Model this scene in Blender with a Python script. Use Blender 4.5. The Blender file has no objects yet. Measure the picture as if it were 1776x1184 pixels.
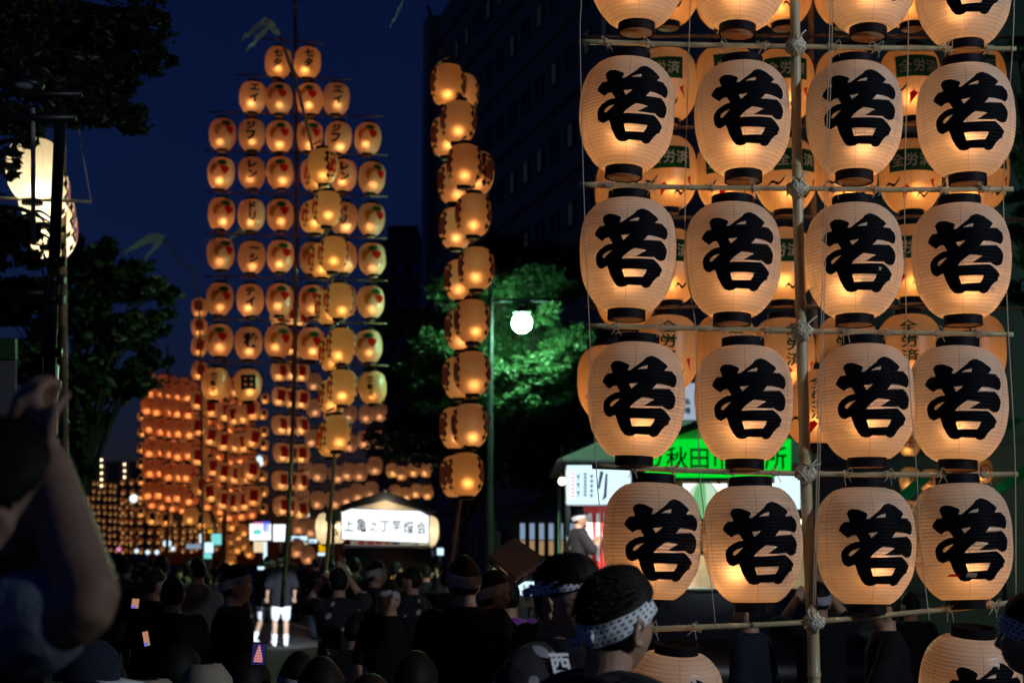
import bpy, bmesh, math, random
import numpy as np
from mathutils import Vector, Matrix, noise
R = math.radians
random.seed(7)
scene = bpy.context.scene
col = scene.collection

# ---------------------------------------------------------------- camera
CAM_Z, PITCH, F = 1.72, R(8.07), 2700.0        # F: focal length in pixels of the 1776 px wide photograph
cam_data = bpy.data.cameras.new('camera')
cam = bpy.data.objects.new('camera', cam_data); col.objects.link(cam)
cam.location = (0, 0, CAM_Z); cam.rotation_euler = (math.pi / 2 + PITCH, 0, 0)
cam_data.sensor_width = 36; cam_data.lens = F / 1776 * 36
cam_data.clip_start = 0.05; cam_data.clip_end = 3000
cam_data.dof.use_dof = True; cam_data.dof.focus_distance = 6.4; cam_data.dof.aperture_fstop = 3.7
cam_data.dof.aperture_blades = 0
scene.camera = cam

# ---------------------------------------------------------------- world: dusk sky, sun below the horizon
world = bpy.data.worlds.new('World'); scene.world = world; world.use_nodes = True
wn = world.node_tree; wn.nodes.clear()
sky = wn.nodes.new('ShaderNodeTexSky'); sky.sky_type = 'NISHITA'; sky.sun_disc = False
sky.sun_elevation = R(-1.2); sky.sun_rotation = R(270); sky.altitude = 50
sky.air_density = 1.0; sky.dust_density = 0.0; sky.ozone_density = 5.6
bg = wn.nodes.new('ShaderNodeBackground'); wout = wn.nodes.new('ShaderNodeOutputWorld')
bg.inputs['Strength'].default_value = 0.145
wn.links.new(sky.outputs[0], bg.inputs['Color']); wn.links.new(bg.outputs[0], wout.inputs['Surface'])

scene.view_settings.view_transform = 'Standard'; scene.view_settings.look = 'None'
scene.view_settings.gamma = 1; scene.view_settings.use_curve_mapping = False
scene.view_settings.exposure = 0
cy = scene.cycles
cy.use_denoising = True
cy.max_bounces = 8; cy.diffuse_bounces = 5; cy.glossy_bounces = 2; cy.transmission_bounces = 4
cy.transparent_max_bounces = 8; cy.caustics_reflective = False; cy.caustics_refractive = False
cy.sample_clamp_indirect = 4.0; cy.use_light_tree = True

# ---------------------------------------------------------------- helpers
_fwd = Vector((0, math.cos(PITCH), math.sin(PITCH))); _up = Vector((0, -math.sin(PITCH), math.cos(PITCH)))
def P(px, py, Y):
    """The world point at street depth Y (metres) seen at pixel (px, py) of the photograph."""
    d = _fwd + Vector(((px - 888) / F, 0, 0)) + _up * (-(py - 592) / F)
    return Vector((0, 0, CAM_Z)) + d * (Y / d.y)

def tag(o, label=None, cat=None, group=None, kind=None):
    if label: o['label'] = label
    if cat: o['category'] = cat
    if group: o['group'] = group
    if kind: o['kind'] = kind
    return o
def empty(name, loc=(0, 0, 0), rz=0.0, parent=None):
    o = bpy.data.objects.new(name, None); o.empty_display_size = .1
    col.objects.link(o); o.location = loc; o.rotation_euler = (0, 0, rz)
    if parent: o.parent = parent
    return o
def link(name, me, parent=None, loc=(0, 0, 0), rot=(0, 0, 0)):
    o = bpy.data.objects.new(name, me); col.objects.link(o)
    o.location = loc; o.rotation_euler = rot
    if parent: o.parent = parent
    return o
def to_mesh(name, bm, mats=None, smooth=True):
    me = bpy.data.meshes.new(name); bm.to_mesh(me); bm.free()
    for m in (mats if isinstance(mats, (list, tuple)) else [mats]):
        if m: me.materials.append(m)
    if smooth: me.shade_smooth()
    return me
def obj(name, bm, mat, parent=None, loc=(0, 0, 0), rot=(0, 0, 0), smooth=True):
    return link(name, to_mesh(name, bm, mat, smooth), parent, loc, rot)

def box(bm, c, s, rot=None, mi=0, bevel=0):
    r = bmesh.ops.create_cube(bm, size=1)
    M = Matrix.Translation(Vector(c)) @ (rot.to_4x4() if rot else Matrix()) @ Matrix.Diagonal((s[0], s[1], s[2], 1))
    bmesh.ops.transform(bm, matrix=M, verts=r['verts'])
    fs = set(f for v in r['verts'] for f in v.link_faces)
    for f in fs: f.material_index = mi
    if bevel:
        es = list(set(e for f in fs for e in f.edges))
        bmesh.ops.bevel(bm, geom=es, offset=bevel, segments=2, affect='EDGES', profile=.5)
def tube(bm, pts, rad, seg=8, mi=0, cap=True):
    pts = [Vector(p) for p in pts]; n = len(pts)
    rad = rad if isinstance(rad, (list, tuple)) else [rad] * n
    t0 = (pts[1] - pts[0]).normalized()
    u = t0.orthogonal().normalized(); rings = []
    for i, p in enumerate(pts):
        t = (pts[min(i + 1, n - 1)] - pts[max(i - 1, 0)])
        if t.length < 1e-9: t = t0.copy()
        t.normalize()
        u = (u - t * u.dot(t))
        u = u.normalized() if u.length > 1e-6 else t.orthogonal().normalized()
        w = t.cross(u)
        rings.append([bm.verts.new(p + (u * math.cos(2 * math.pi * k / seg) + w * math.sin(2 * math.pi * k / seg)) * rad[i]) for k in range(seg)])
    for a, b in zip(rings, rings[1:]):
        for k in range(seg):
            bm.faces.new((a[k], a[(k + 1) % seg], b[(k + 1) % seg], b[k])).material_index = mi
    if cap:
        bm.faces.new(rings[0][::-1]).material_index = mi; bm.faces.new(rings[-1]).material_index = mi
def lathe(bm, prof, seg=24, mi=0, z0=0.0, caps=False):
    """prof: (radius, z) pairs from bottom to top"""
    rings = [[bm.verts.new((r * math.cos(2 * math.pi * k / seg), r * math.sin(2 * math.pi * k / seg), z + z0)) for k in range(seg)] for r, z in prof]
    for a, b in zip(rings, rings[1:]):
        for k in range(seg):
            bm.faces.new((a[k], a[(k + 1) % seg], b[(k + 1) % seg], b[k])).material_index = mi
    if caps:
        bm.faces.new(rings[0][::-1]).material_index = mi; bm.faces.new(rings[-1]).material_index = mi
def sphere(bm, c, r, sub=2, mi=0, scale=(1, 1, 1)):
    q = bmesh.ops.create_icosphere(bm, subdivisions=sub, radius=r)
    bmesh.ops.transform(bm, matrix=Matrix.Translation(Vector(c)) @ Matrix.Diagonal((*scale, 1)), verts=q['verts'])
    for f in set(f for v in q['verts'] for f in v.link_faces): f.material_index = mi
def poly(bm, pts, mi=0):
    f = bm.faces.new([bm.verts.new(p) for p in pts]); f.material_index = mi; return f
def slab(bm, pts, depth, mi=0):
    """a flat polygon given a thickness: pts in order, depth a vector"""
    a = [bm.verts.new(Vector(p)) for p in pts]; d = Vector(depth); b = [bm.verts.new(v.co + d) for v in a]
    n = len(a)
    bm.faces.new(a); bm.faces.new(b[::-1])
    for i in range(n): bm.faces.new((a[i], b[i], b[(i + 1) % n], a[(i + 1) % n]))
    for f in bm.faces: f.material_index = f.material_index
    bmesh.ops.recalc_face_normals(bm, faces=bm.faces[:])

def crom(xs, ys, x):
    """smooth interpolation through the points"""
    i = max(0, min(len(xs) - 2, int(np.searchsorted(xs, x) - 1)))
    t = (x - xs[i]) / (xs[i + 1] - xs[i]); t = max(0, min(1, t))
    def m(k):
        if k <= 0: return (ys[1] - ys[0]) / (xs[1] - xs[0])
        if k >= len(xs) - 1: return (ys[-1] - ys[-2]) / (xs[-1] - xs[-2])
        return (ys[k + 1] - ys[k - 1]) / (xs[k + 1] - xs[k - 1])
    h = xs[i + 1] - xs[i]
    return ((2 * t**3 - 3 * t**2 + 1) * ys[i] + (t**3 - 2 * t**2 + t) * h * m(i) + (-2 * t**3 + 3 * t**2) * ys[i + 1] + (t**3 - t**2) * h * m(i + 1))
def smooth_line(pts, n):
    """Catmull-Rom through 3-D (or 2-D) points"""
    pts = [Vector(p) for p in pts]; q = [2 * pts[0] - pts[1]] + pts + [2 * pts[-1] - pts[-2]]; out = []
    for i in range(1, len(q) - 2):
        for k in range(n):
            t = k / n
            out.append(.5 * (2 * q[i] + (q[i + 1] - q[i - 1]) * t + (2 * q[i - 1] - 5 * q[i] + 4 * q[i + 1] - q[i + 2]) * t * t + (3 * q[i] - q[i - 1] - 3 * q[i + 1] + q[i + 2]) * t ** 3))
    return out + [pts[-1]]

# ---------------------------------------------------------------- materials
class NT:
    def __init__(s, name):
        s.m = bpy.data.materials.new(name); s.m.use_nodes = True; s.t = s.m.node_tree; s.t.nodes.clear()
    def n(s, kind, **kw):
        x = s.t.nodes.new('ShaderNode' + kind)
        for k, v in kw.items(): setattr(x, k, v)
        return x
    def l(s, a, b): s.t.links.new(a, b)
    def math(s, op, a, b=None, c=None):
        x = s.n('Math', operation=op)
        for i, v in enumerate((a, b, c)):
            if v is None: continue
            if isinstance(v, (int, float)): x.inputs[i].default_value = v
            else: s.l(v, x.inputs[i])
        return x.outputs[0]
    def mix(s, fac, a, b, mode='MIX'):
        x = s.n('Mix', data_type='RGBA', blend_type=mode)
        for sock, v in ((x.inputs[0], fac), (x.inputs[6], a), (x.inputs[7], b)):
            if isinstance(v, (int, float)): sock.default_value = v
            elif isinstance(v, tuple): sock.default_value = (*v[:3], 1)
            else: s.l(v, sock)
        return x.outputs[2]
    def mixsh(s, fac, a, b):
        x = s.n('MixShader')
        if isinstance(fac, (int, float)): x.inputs[0].default_value = fac
        else: s.l(fac, x.inputs[0])
        s.l(a, x.inputs[1]); s.l(b, x.inputs[2]); return x.outputs[0]
    def out(s, sh):
        o = s.n('OutputMaterial'); s.l(sh, o.inputs['Surface']); return s.m
    def coord(s, w='Object'): return s.n('TexCoord').outputs[w]
    def noise(s, scale, detail=3, vec=None, rough=.5):
        x = s.n('TexNoise'); x.inputs['Scale'].default_value = scale; x.inputs['Detail'].default_value = detail
        x.inputs['Roughness'].default_value = rough
        s.l(vec if vec is not None else s.coord(), x.inputs['Vector']); return x.outputs['Fac']
def mat(name, c, rough=.7, metal=0.0, var=.25, nscale=14, bump=0.0, spec=.5):
    t = NT(name); p = t.n('BsdfPrincipled')
    nz = t.noise(nscale, 4)
    dark = tuple(x * (1 - var) for x in c); light = tuple(min(1, x * (1 + var)) for x in c)
    t.l(t.mix(nz, dark, light), p.inputs['Base Color'])
    p.inputs['Roughness'].default_value = rough; p.inputs['Metallic'].default_value = metal
    p.inputs['Specular IOR Level'].default_value = spec if rough < .84 else spec * .25
    if bump:
        b = t.n('Bump'); b.inputs['Strength'].default_value = bump; b.inputs['Distance'].default_value = .01
        t.l(t.noise(nscale * 4, 4), b.inputs['Height']); t.l(b.outputs[0], p.inputs['Normal'])
    return t.out(p.outputs[0])
def glow(name, c, s):
    t = NT(name); e = t.n('Emission'); e.inputs[0].default_value = (*c, 1); e.inputs[1].default_value = s
    return t.out(e.outputs[0])
def paper(name, c, fwd=.16, frough=.75, ribs=63.0, rib_dark=.25, diff=.4, stain=.18, gloss=.05):
    """oiled washi: light passes diffusely, a little of it straight on through, so the flame shows as a soft spot"""
    t = NT(name); co = t.coord()
    s = t.n('SeparateXYZ'); t.l(co, s.inputs[0])
    oi = t.n('ObjectInfo'); vm = t.n('VectorMath', operation='ADD'); t.l(co, vm.inputs[0]); t.l(oi.outputs['Random'], vm.inputs[1])
    colr = t.mix(t.noise(7, 5, vm.outputs[0]), tuple(x * (1 - stain) * (1, .96, .9)[i] for i, x in enumerate(c)), c)
    colr = t.mix(t.math('MULTIPLY', oi.outputs['Random'], .45), colr, (c[0] * .92, c[1] * .80, c[2] * .62))
    if ribs:
        fr = t.math('FRACT', t.math('MULTIPLY', s.outputs[2], ribs))
        d = t.math('ABSOLUTE', t.math('SUBTRACT', fr, .5))             # 0 on a wire, .5 between
        wire = t.math('SUBTRACT', 1.0, t.math('SMOOTH_MIN', t.math('MULTIPLY', d, 7.0), 1.0, .2))
        wire = t.math('MAXIMUM', wire, 0.0)
        colr = t.mix(t.math('MULTIPLY', wire, rib_dark), colr, (c[0] * .22, c[1] * .15, c[2] * .1))
        an = t.math('ARCTAN2', s.outputs[0], s.outputs[1])
        fr2 = t.math('FRACT', t.math('ADD', t.math('MULTIPLY', an, 6 / (2 * math.pi)), .47))
        sm = t.math('LESS_THAN', t.math('ABSOLUTE', t.math('SUBTRACT', fr2, .5)), .009)
        colr = t.mix(t.math('MULTIPLY', sm, .38), colr, (c[0] * .2, c[1] * .12, c[2] * .08))
    bp = t.n('Bump'); bp.inputs['Strength'].default_value = .4; bp.inputs['Distance'].default_value = .004
    mp = t.n('Mapping'); mp.inputs['Scale'].default_value = (1, 1, 4); t.l(co, mp.inputs[0])
    t.l(t.noise(16, 5, mp.outputs[0], .6), bp.inputs['Height'])
    df = t.n('BsdfDiffuse'); tr = t.n('BsdfTranslucent'); rf = t.n('BsdfRefraction'); gl = t.n('BsdfGlossy')
    for x in (df, tr, rf): t.l(colr, x.inputs['Color'])
    for x in (df, tr, gl): t.l(bp.outputs[0], x.inputs['Normal'])
    rf.inputs['Roughness'].default_value = frough; rf.inputs['IOR'].default_value = 1.5
    gl.inputs['Roughness'].default_value = .32
    a = t.mixsh(diff, tr.outputs[0], df.outputs[0])
    a = t.mixsh(fwd, a, rf.outputs[0])
    a = t.mixsh(gloss, a, gl.outputs[0])
    return t.out(a)

M = {}
M['paper_cream'] = paper('paper_cream', (.93, .86, .77), fwd=.12, frough=.84, rib_dark=.28, diff=.62, stain=.26)
M['paper_gold'] = paper('paper_gold', (.92, .69, .42), fwd=.16, frough=.75, ribs=63, rib_dark=.3)
M['paper_rose'] = paper('paper_rose', (.86, .64, .48), fwd=.24, frough=.72, ribs=0, diff=.5)
M['paper_red'] = paper('paper_red', (.88, .47, .34), fwd=.30, frough=.72, ribs=0, diff=.5)
M['paper_amber'] = paper('paper_amber', (.92, .70, .46), fwd=.23, frough=.72, ribs=0, diff=.5)
M['paper_pale'] = paper('paper_pale', (.86, .72, .62), fwd=.26, frough=.72, ribs=0, diff=.5)
M['paper_white'] = paper('paper_white', (.95, .93, .85), fwd=.05, frough=.5, ribs=40, rib_dark=.12)
def dye(name, c):
    """printing dye on the paper: lets some of the lantern's light through in its own colour"""
    t = NT(name); d = t.n('BsdfDiffuse'); tr = t.n('BsdfTranslucent')
    d.inputs[0].default_value = (*c, 1); tr.inputs[0].default_value = (*[min(1, x * 2.2) for x in c], 1)
    return t.out(t.mixsh(.6, d.outputs[0], tr.outputs[0]))
M['lacquer'] = mat('black_lacquer', (.005, .005, .010), .6, var=.2, nscale=30, spec=.12)
M['ink'] = mat('ink', (.003, .003, .006), .6, var=.3, nscale=40, spec=.06)
M['ink_green'] = dye('ink_green', (.008, .060, .030)); M['ink_red'] = dye('ink_red', (.36, .015, .015))
M['ink_brown'] = mat('ink_brown', (.12, .03, .02), .6)
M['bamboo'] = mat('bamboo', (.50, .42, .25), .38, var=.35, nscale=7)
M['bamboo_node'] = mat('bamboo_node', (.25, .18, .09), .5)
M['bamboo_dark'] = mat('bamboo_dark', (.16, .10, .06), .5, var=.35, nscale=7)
M['rope'] = mat('rope', (.80, .72, .55), .8, var=.3, nscale=60, bump=.6)
M['string'] = mat('string', (.62, .50, .36), .9, var=.2, nscale=60)
M['wood'] = mat('wood', (.42, .25, .14), .7, var=.3, nscale=20)
# ---------------------------------------------------------------- paper lanterns
LH = .51                                                       # height of the paper body
_pt = [0, .045, .13, .20, .27, .40, .56, .71, .78, .854, .927, .978, 1.0]       # from bottom to top
_pr = [.104, .136, .170, .191, .205, .2175, .2215, .216, .208, .194, .166, .134, .100]
def body_r(z, rib=0.0):
    r = crom(_pt, _pr, (z + LH / 2) / LH)
    if rib:
        d = abs(((z * 63.0) % 1.0) - .5) * 2                   # 0 on a wire, 1 between
        r += rib * (.5 - math.sqrt(max(0, d)))
    return r
def body_bm(n, seg, rib=0.0):
    bm = bmesh.new()
    zs = [-LH / 2 + LH * i / n for i in range(n + 1)]
    lathe(bm, [(body_r(z, rib), z) for z in zs], seg)
    return bm
def collar_bm(r, h, seg=32):
    bm = bmesh.new()
    lathe(bm, [(r - .004, -h / 2), (r, -h / 2), (r, h / 2), (r - .004, h / 2), (r - .004, -h / 2)], seg)
    return bm
def disc_bm(r, h, seg=24):
    bm = bmesh.new(); lathe(bm, [(r, -h / 2), (r, h / 2)], seg, caps=True); return bm
def dice(bm, step_x, step_z):
    """cut a flat figure in the xz plane along a grid so that it can be bent round a lantern"""
    for ax, st in ((0, step_x), (2, step_z)):
        v = [x.co[ax] for x in bm.verts]
        k0, k1 = math.floor(min(v) / st), math.ceil(max(v) / st)
        for k in range(k0 + 1, k1):
            no = [0, 0, 0]; no[ax] = 1; co = [0, 0, 0]; co[ax] = k * st
            bmesh.ops.bisect_plane(bm, geom=bm.verts[:] + bm.edges[:] + bm.faces[:], plane_co=co, plane_no=no, dist=1e-6)
    return bm
def wrap(bm, off=.0016, rib=0.0):
    for v in bm.verts:
        r = body_r(v.co.z, rib) + off
        v.co.y = -math.sqrt(max(1e-5, r * r - min(v.co.x ** 2, r * r * .98)))
    return bm
_dg = lambda: bpy.context.evaluated_depsgraph_get()
def fill_bm(polys):
    """outlines (lists of 2-D points, holes included) -> filled flat figure in the xz plane"""
    cu = bpy.data.curves.new('outline', 'CURVE'); cu.dimensions = '2D'; cu.fill_mode = 'FRONT'
    for pl in polys:
        sp = cu.splines.new('POLY'); sp.points.add(len(pl) - 1); sp.use_cyclic_u = True
        for p, q in zip(sp.points, pl): p.co = (q[0], q[1], 0, 1)
    o = bpy.data.objects.new('outline', cu); col.objects.link(o)
    me = bpy.data.meshes.new_from_object(o.evaluated_get(_dg())); bpy.data.objects.remove(o); bpy.data.curves.remove(cu)
    bm = bmesh.new(); bm.from_mesh(me); bpy.data.meshes.remove(me)
    for v in bm.verts: v.co = (v.co.x, 0, v.co.y)
    return bm
_gl = {}
def glyph_bm(ch, bold=.02):
    """one character, scaled into the unit square round the origin, in the xz plane"""
    if (ch, bold) not in _gl:
        cu = bpy.data.curves.new('glyph', 'FONT'); cu.body = ch; cu.offset = bold; cu.fill_mode = 'FRONT'; cu.resolution_u = 2
        o = bpy.data.objects.new('glyph', cu); col.objects.link(o)
        me = bpy.data.meshes.new_from_object(o.evaluated_get(_dg())); bpy.data.objects.remove(o); bpy.data.curves.remove(cu)
        _gl[(ch, bold)] = me
    bm = bmesh.new(); bm.from_mesh(_gl[(ch, bold)])
    for v in bm.verts: v.co = (v.co.x, 0, v.co.y)
    xs = [v.co.x for v in bm.verts] or [0, 1]; zs = [v.co.z for v in bm.verts] or [0, 1]
    cx, cz = (min(xs) + max(xs)) / 2, (min(zs) + max(zs)) / 2
    s = max(max(xs) - min(xs), max(zs) - min(zs), .55)
    for v in bm.verts: v.co = ((v.co.x - cx) / s, 0, (v.co.z - cz) / s)
    return bm
def text_bm(placed, bold=.02):
    """placed: (character, x, z, width, height)"""
    out = bmesh.new(); me = bpy.data.meshes.new('tmp')
    for ch, x, z, w, h in placed:
        b = glyph_bm(ch, bold)
        for v in b.verts: v.co = (v.co.x * w + x, 0, v.co.z * h + z)
        b.to_mesh(me); b.free(); out.from_mesh(me)
    bpy.data.meshes.remove(me)
    return out
def join_bm(bms):
    out = bmesh.new(); me = bpy.data.meshes.new('tmp')
    for b in bms: b.to_mesh(me); b.free(); out.from_mesh(me)
    bpy.data.meshes.remove(me); return out

# the brush character on the near lanterns, traced as one outline with four holes (pixels of an enlargement)
WAKA = [[(192,225),(215,185),(260,165),(320,172),(380,195),(420,215),(434,240),(410,290),(450,288),(520,230),(600,165),(640,115),(680,95),(720,90),(780,110),(840,150),(890,188),(910,212),(865,272),(960,268),(1020,322),(1032,382),(1020,440),(992,475),(940,458),(860,448),(780,448),(755,480),(725,515),(800,508),(880,503),(940,495),(985,530),(1015,575),(1025,620),(1015,680),(1000,725),(965,752),(925,758),(885,740),(862,720),(800,728),(700,732),(625,730),(690,690),(760,645),(700,635),(605,628),(545,670),(490,715),(450,765),(600,762),(700,755),(850,745),(910,790),(965,850),(968,880),(945,910),(950,935),(905,965),(860,1015),(815,1085),(770,1108),(725,1100),(708,1082),(620,1085),(540,1082),(500,1105),(450,1110),(400,1095),(360,1050),(310,960),(285,880),(272,848),(205,882),(160,860),(130,815),(118,740),(125,690),(160,640),(220,598),(280,572),(330,568),(310,530),(285,488),(235,495),(195,528),(140,480),(97,430),(115,380),(155,330),(222,325),(205,270)],
 [(530,275),(590,240),(658,217),(664,235),(650,268),(590,270)], [(435,465),(550,447),(510,490),(465,523)],
 [(205,740),(210,710),(250,675),(330,650),(290,690),(240,740),(225,748)], [(460,898),(500,892),(770,888),(750,940),(722,978),(600,985),(490,992)]]
_ws = 1 / (7.4 * 386)
def waka_bm():
    return fill_bm([[((x - 7.4 * 71) * _ws, -(y - 7.4 * 81.5) * _ws) for x, y in pl] for pl in WAKA])

LM = {}                                                        # shared meshes
def dent(bm, k):
    """the small unevenness of a paper body that has been folded and carried about"""
    for v in bm.verts:
        q = Vector((v.co.x, v.co.y, v.co.z * .8)) * 5.5 + Vector((k * 3.7, k * 1.9, k)); e = max(0, 1 - (abs(v.co.z) / (LH / 2)) ** 6)
        f = 1 + e * (.020 * noise.noise(q) + .007 * noise.noise(q * 3.1)); v.co.x *= f; v.co.y *= f
    return bm
NVAR = 5
for k in range(NVAR): LM['body_near%d' % k] = to_mesh('paper_body', dent(body_bm(160, 64, .0034), k), M['paper_cream'])
LM['body_gold'] = to_mesh('paper_body', body_bm(96, 40, .0030), M['paper_gold'])
for k in ('rose', 'amber', 'pale'): LM['body_' + k] = to_mesh('paper_body', body_bm(22, 26), M['paper_' + k])
LM['body_white'] = to_mesh('paper_body', body_bm(40, 32), M['paper_white'])
LM['collar_top'] = to_mesh('collar', collar_bm(.0965, .044, 48), M['lacquer'], False)
LM['collar_low'] = to_mesh('collar', collar_bm(.0865, .044, 48), M['lacquer'], False)
LM['plate'] = to_mesh('base_plate', disc_bm(.079, .010), M['wood'])
LM['candle'] = to_mesh('candle', disc_bm(.011, .07, 10), mat('wax', (.8, .72, .55), .5))
for k in range(NVAR): LM['waka%d' % k] = to_mesh('brush_character', dent(wrap(dice(waka_bm(), .018, LH / 160), .0014, .0034), k), M['ink'])
LIGHTS = {}
def light_data(name, energy, c, size=.018):
    l = bpy.data.lights.new(name, 'POINT'); l.energy = energy; l.color = c; l.shadow_soft_size = size; return l
LIGHTS['near'] = light_data('candle_light', 1.5, (1, .45, .155))
for k, e in enumerate((1.45, 1.62, 1.85)): LIGHTS['near%d' % k] = light_data('candle_light', e, (1, .45, .155))
for k, e in enumerate((.75, .95, 1.2)): LIGHTS['rose%d' % k] = light_data('candle_light', e, (1, .46, .16), .03)
LIGHTS['gold'] = light_data('candle_light', 1.5, (1, .45, .15))
LIGHTS['rose'] = light_data('candle_light', .95, (1, .46, .16), .03)
LIGHTS['amber'] = light_data('candle_light', .95, (1, .47, .15), .03)
LIGHTS['pale'] = light_data('candle_light', .6, (1, .46, .20), .03)
LIGHTS['white'] = light_data('electric_bulb', 7.0, (1, .82, .52), .05)

def lantern(body, loc, label, group, twist=0.0, tilt=(0, 0), decals=(), light=None, candle_at=None, detail=True, s=1.0, yaw=0.0, face=True):
    """a lantern hanging on its own: Empty > paper_body, two collars, base_plate, candle, lettering"""
    if face: yaw -= math.atan2(loc[0], loc[1])
    root = empty('paper_lantern', loc); root.rotation_euler = (tilt[0], tilt[1], yaw + twist); root.scale = (s, s, s)
    tag(root, label, 'lantern', group)
    b = link('paper_body', LM['body_' + body], root)
    link('collar', LM['collar_top'], root, (0, 0, LH / 2 + .020)); link('collar', LM['collar_low'], root, (0, 0, -LH / 2 - .020))
    link('base_plate', LM['plate'], root, (0, 0, -LH / 2 - .034))
    c = candle_at or (random.uniform(-.035, .035), random.uniform(-.035, .035), -LH / 2 + random.uniform(.13, .165))
    if detail: link('candle', LM['candle'], root, (c[0], c[1], c[2] - .065))
    l = bpy.data.objects.new('candle_light', LIGHTS[light or body]); col.objects.link(l); l.location = c; l.parent = root
    for name, me in decals:
        q = link(name, me, root)
        if name in ('red_print', 'black_print'): q['kind'] = 'stuff'
    return root
# ---------------------------------------------------------------- street, kerbs, buildings, trees
SDIR = Vector((-.2803, .9599, 0)); SN = Vector((.9599, .2803, 0))       # along the street, across it
def sp(a, c, z=0.0): return SDIR * a + SN * c + Vector((0, 0, z))       # a along, c across (camera at 0, 0)
t = NT('asphalt'); p = t.n('BsdfPrincipled'); co = t.coord()
t.l(t.mix(t.noise(.7, 6, co), (.028, .028, .030), (.06, .06, .06)), p.inputs['Base Color']); p.inputs['Roughness'].default_value = .75
b = t.n('Bump'); b.inputs['Strength'].default_value = .5; b.inputs['Distance'].default_value = .008
t.l(t.noise(140, 3, co), b.inputs['Height']); t.l(b.outputs[0], p.inputs['Normal']); M['asphalt'] = t.out(p.outputs[0])
M['pavement'] = mat('pavement', (.20, .19, .18), .8, var=.25, nscale=2)
M['kerb'] = mat('kerb_stone', (.30, .29, .27), .8, var=.2, nscale=5)
M['paint'] = mat('road_paint', (.6, .6, .58), .7, var=.2)
bm = bmesh.new(); poly(bm, [(-1500, -1500, 0), (1500, -1500, 0), (1500, 1500, 0), (-1500, 1500, 0)])
tag(obj('ground', bm, mat('dry_ground', (.07, .07, .06), .9, var=.3, nscale=.2)), kind='structure')
CL, CR = -.6, 13.6                                                       # kerb lines, metres across from the camera
bm = bmesh.new(); poly(bm, [sp(-30, CL, .004), sp(-30, CR, .004), sp(420, CR, .004), sp(420, CL, .004)])
tag(obj('road', bm, M['asphalt']), kind='structure')
for nm, c0, c1 in (('pavement', CL - 5.5, CL - .15), ('pavement', CR + .15, CR + 5.2)):
    bm = bmesh.new(); slab(bm, [sp(-30, c0, 0), sp(-30, c1, 0), sp(420, c1, 0), sp(420, c0, 0)], (0, 0, .13))
    tag(obj(nm, bm, M['pavement'], smooth=False), kind='structure')
for c0 in (CL - .15, CR):
    kb = empty('kerb', sp(-10, c0)); tag(kb, kind='structure')
    bm = bmesh.new(); slab(bm, [sp(0, 0), sp(0, .15), sp(.985, .15), sp(.985, 0)], (0, 0, .14))
    me = to_mesh('kerb_stone', bm, M['kerb'], False)
    for k in range(60): link('kerb_stone', me, kb, SDIR * k)
    bm = bmesh.new(); slab(bm, [sp(60, 0), sp(60, .15), sp(400, .15), sp(400, 0)], (0, 0, .14)); obj('kerb_run', bm, M['kerb'], kb, smooth=False)
lm = empty('lane_marking', sp(0, 6.5, 0)); tag(lm, kind='structure')
bm = bmesh.new(); poly(bm, [sp(0, -.07, .008), sp(0, .07, .008), sp(5, .07, .008), sp(5, -.07, .008)])
me = to_mesh('painted_dash', bm, M['paint'])
for k in range(14): link('painted_dash', me, lm, SDIR * (k * 10))

# the tall building on the right: windows set into a dark tiled front
M['bwall'] = mat('building_wall', (.12, .12, .125), .7, var=.25, nscale=.6)
M['bwall2'] = mat('far_building_wall', (.10, .10, .11), .8, var=.25, nscale=.5)
M['wframe'] = mat('window_frame', (.05, .05, .055), .4)
t = NT('window_glass'); p = t.n('BsdfPrincipled'); p.inputs['Base Color'].default_value = (.10, .12, .20, 1); p.inputs['Roughness'].default_value = .06
p.inputs['Specular IOR Level'].default_value = .5; M['glass'] = t.out(p.outputs[0])
M['glass_lit'] = glow('lit_window', (.30, .34, .55), .025)
M['glass_lit2'] = glow('lit_window_bright', (.5, .6, .8), .28)
def fpt(Y, z): return Vector((19.6 - .292 * Y, Y, z))
bt = empty('office_building', fpt(82, 0)); tag(bt, 'tall dark office block with rows of small dim windows beyond the lit tree', 'building')
o0 = fpt(82, 0); inw = Vector((.9599, .2803, 0))
def bpt(Y, z, d=0.0): return fpt(Y, z) - o0 + inw * d
bm = bmesh.new(); slab(bm, [bpt(82, 0, .12), bpt(12, 0, .12), bpt(12, 31, .12), bpt(82, 31, .12)], inw * 14); obj('wall', bm, M['bwall'], bt, smooth=False)
bm = bmesh.new(); slab(bm, [bpt(83.2, 0, -.25), bpt(82, 0, -.25), bpt(82, 31.4, -.25), bpt(83.2, 31.4, -.25)], inw * 14.6); obj('end_pier', bm, mat('pale_pier', (.22, .23, .24), .8, var=.2, nscale=.8), bt, smooth=False)
wfm = bmesh.new(); fw, fh = .86, 1.0
for (dx, dz, sx, sz) in ((-fw / 2, 0, .07, fh), (fw / 2, 0, .07, fh), (0, -fh / 2, fw + .07, .07), (0, fh / 2, fw + .07, .07)):
    box(wfm, (dx, 0, dz), (sx, .16, sz))
WF = to_mesh('window', wfm, M['wframe'], False)
panes = []
for mm in ('glass', 'glass_lit', 'glass_lit2'):
    bm = bmesh.new(); box(bm, (0, .03, 0), (fw - .07, .02, fh - .07)); panes.append(to_mesh('pane', bm, M[mm], False))
ang = math.atan2(SDIR.y, SDIR.x) - math.pi
rn = random.Random(3)
for fl_ in range(9):
    for k in range(17):
        Y = 81 - 1.95 * k
        if Y < 50: continue
        z = 2.6 + 3.15 * fl_
        w = link('window', WF, bt, bpt(Y, z, .10), (0, 0, ang))
        q = rn.random()
        link('pane', panes[2] if (fl_, k) in ((7, 3),) else (panes[1] if q < .5 else panes[0]), w)
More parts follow.
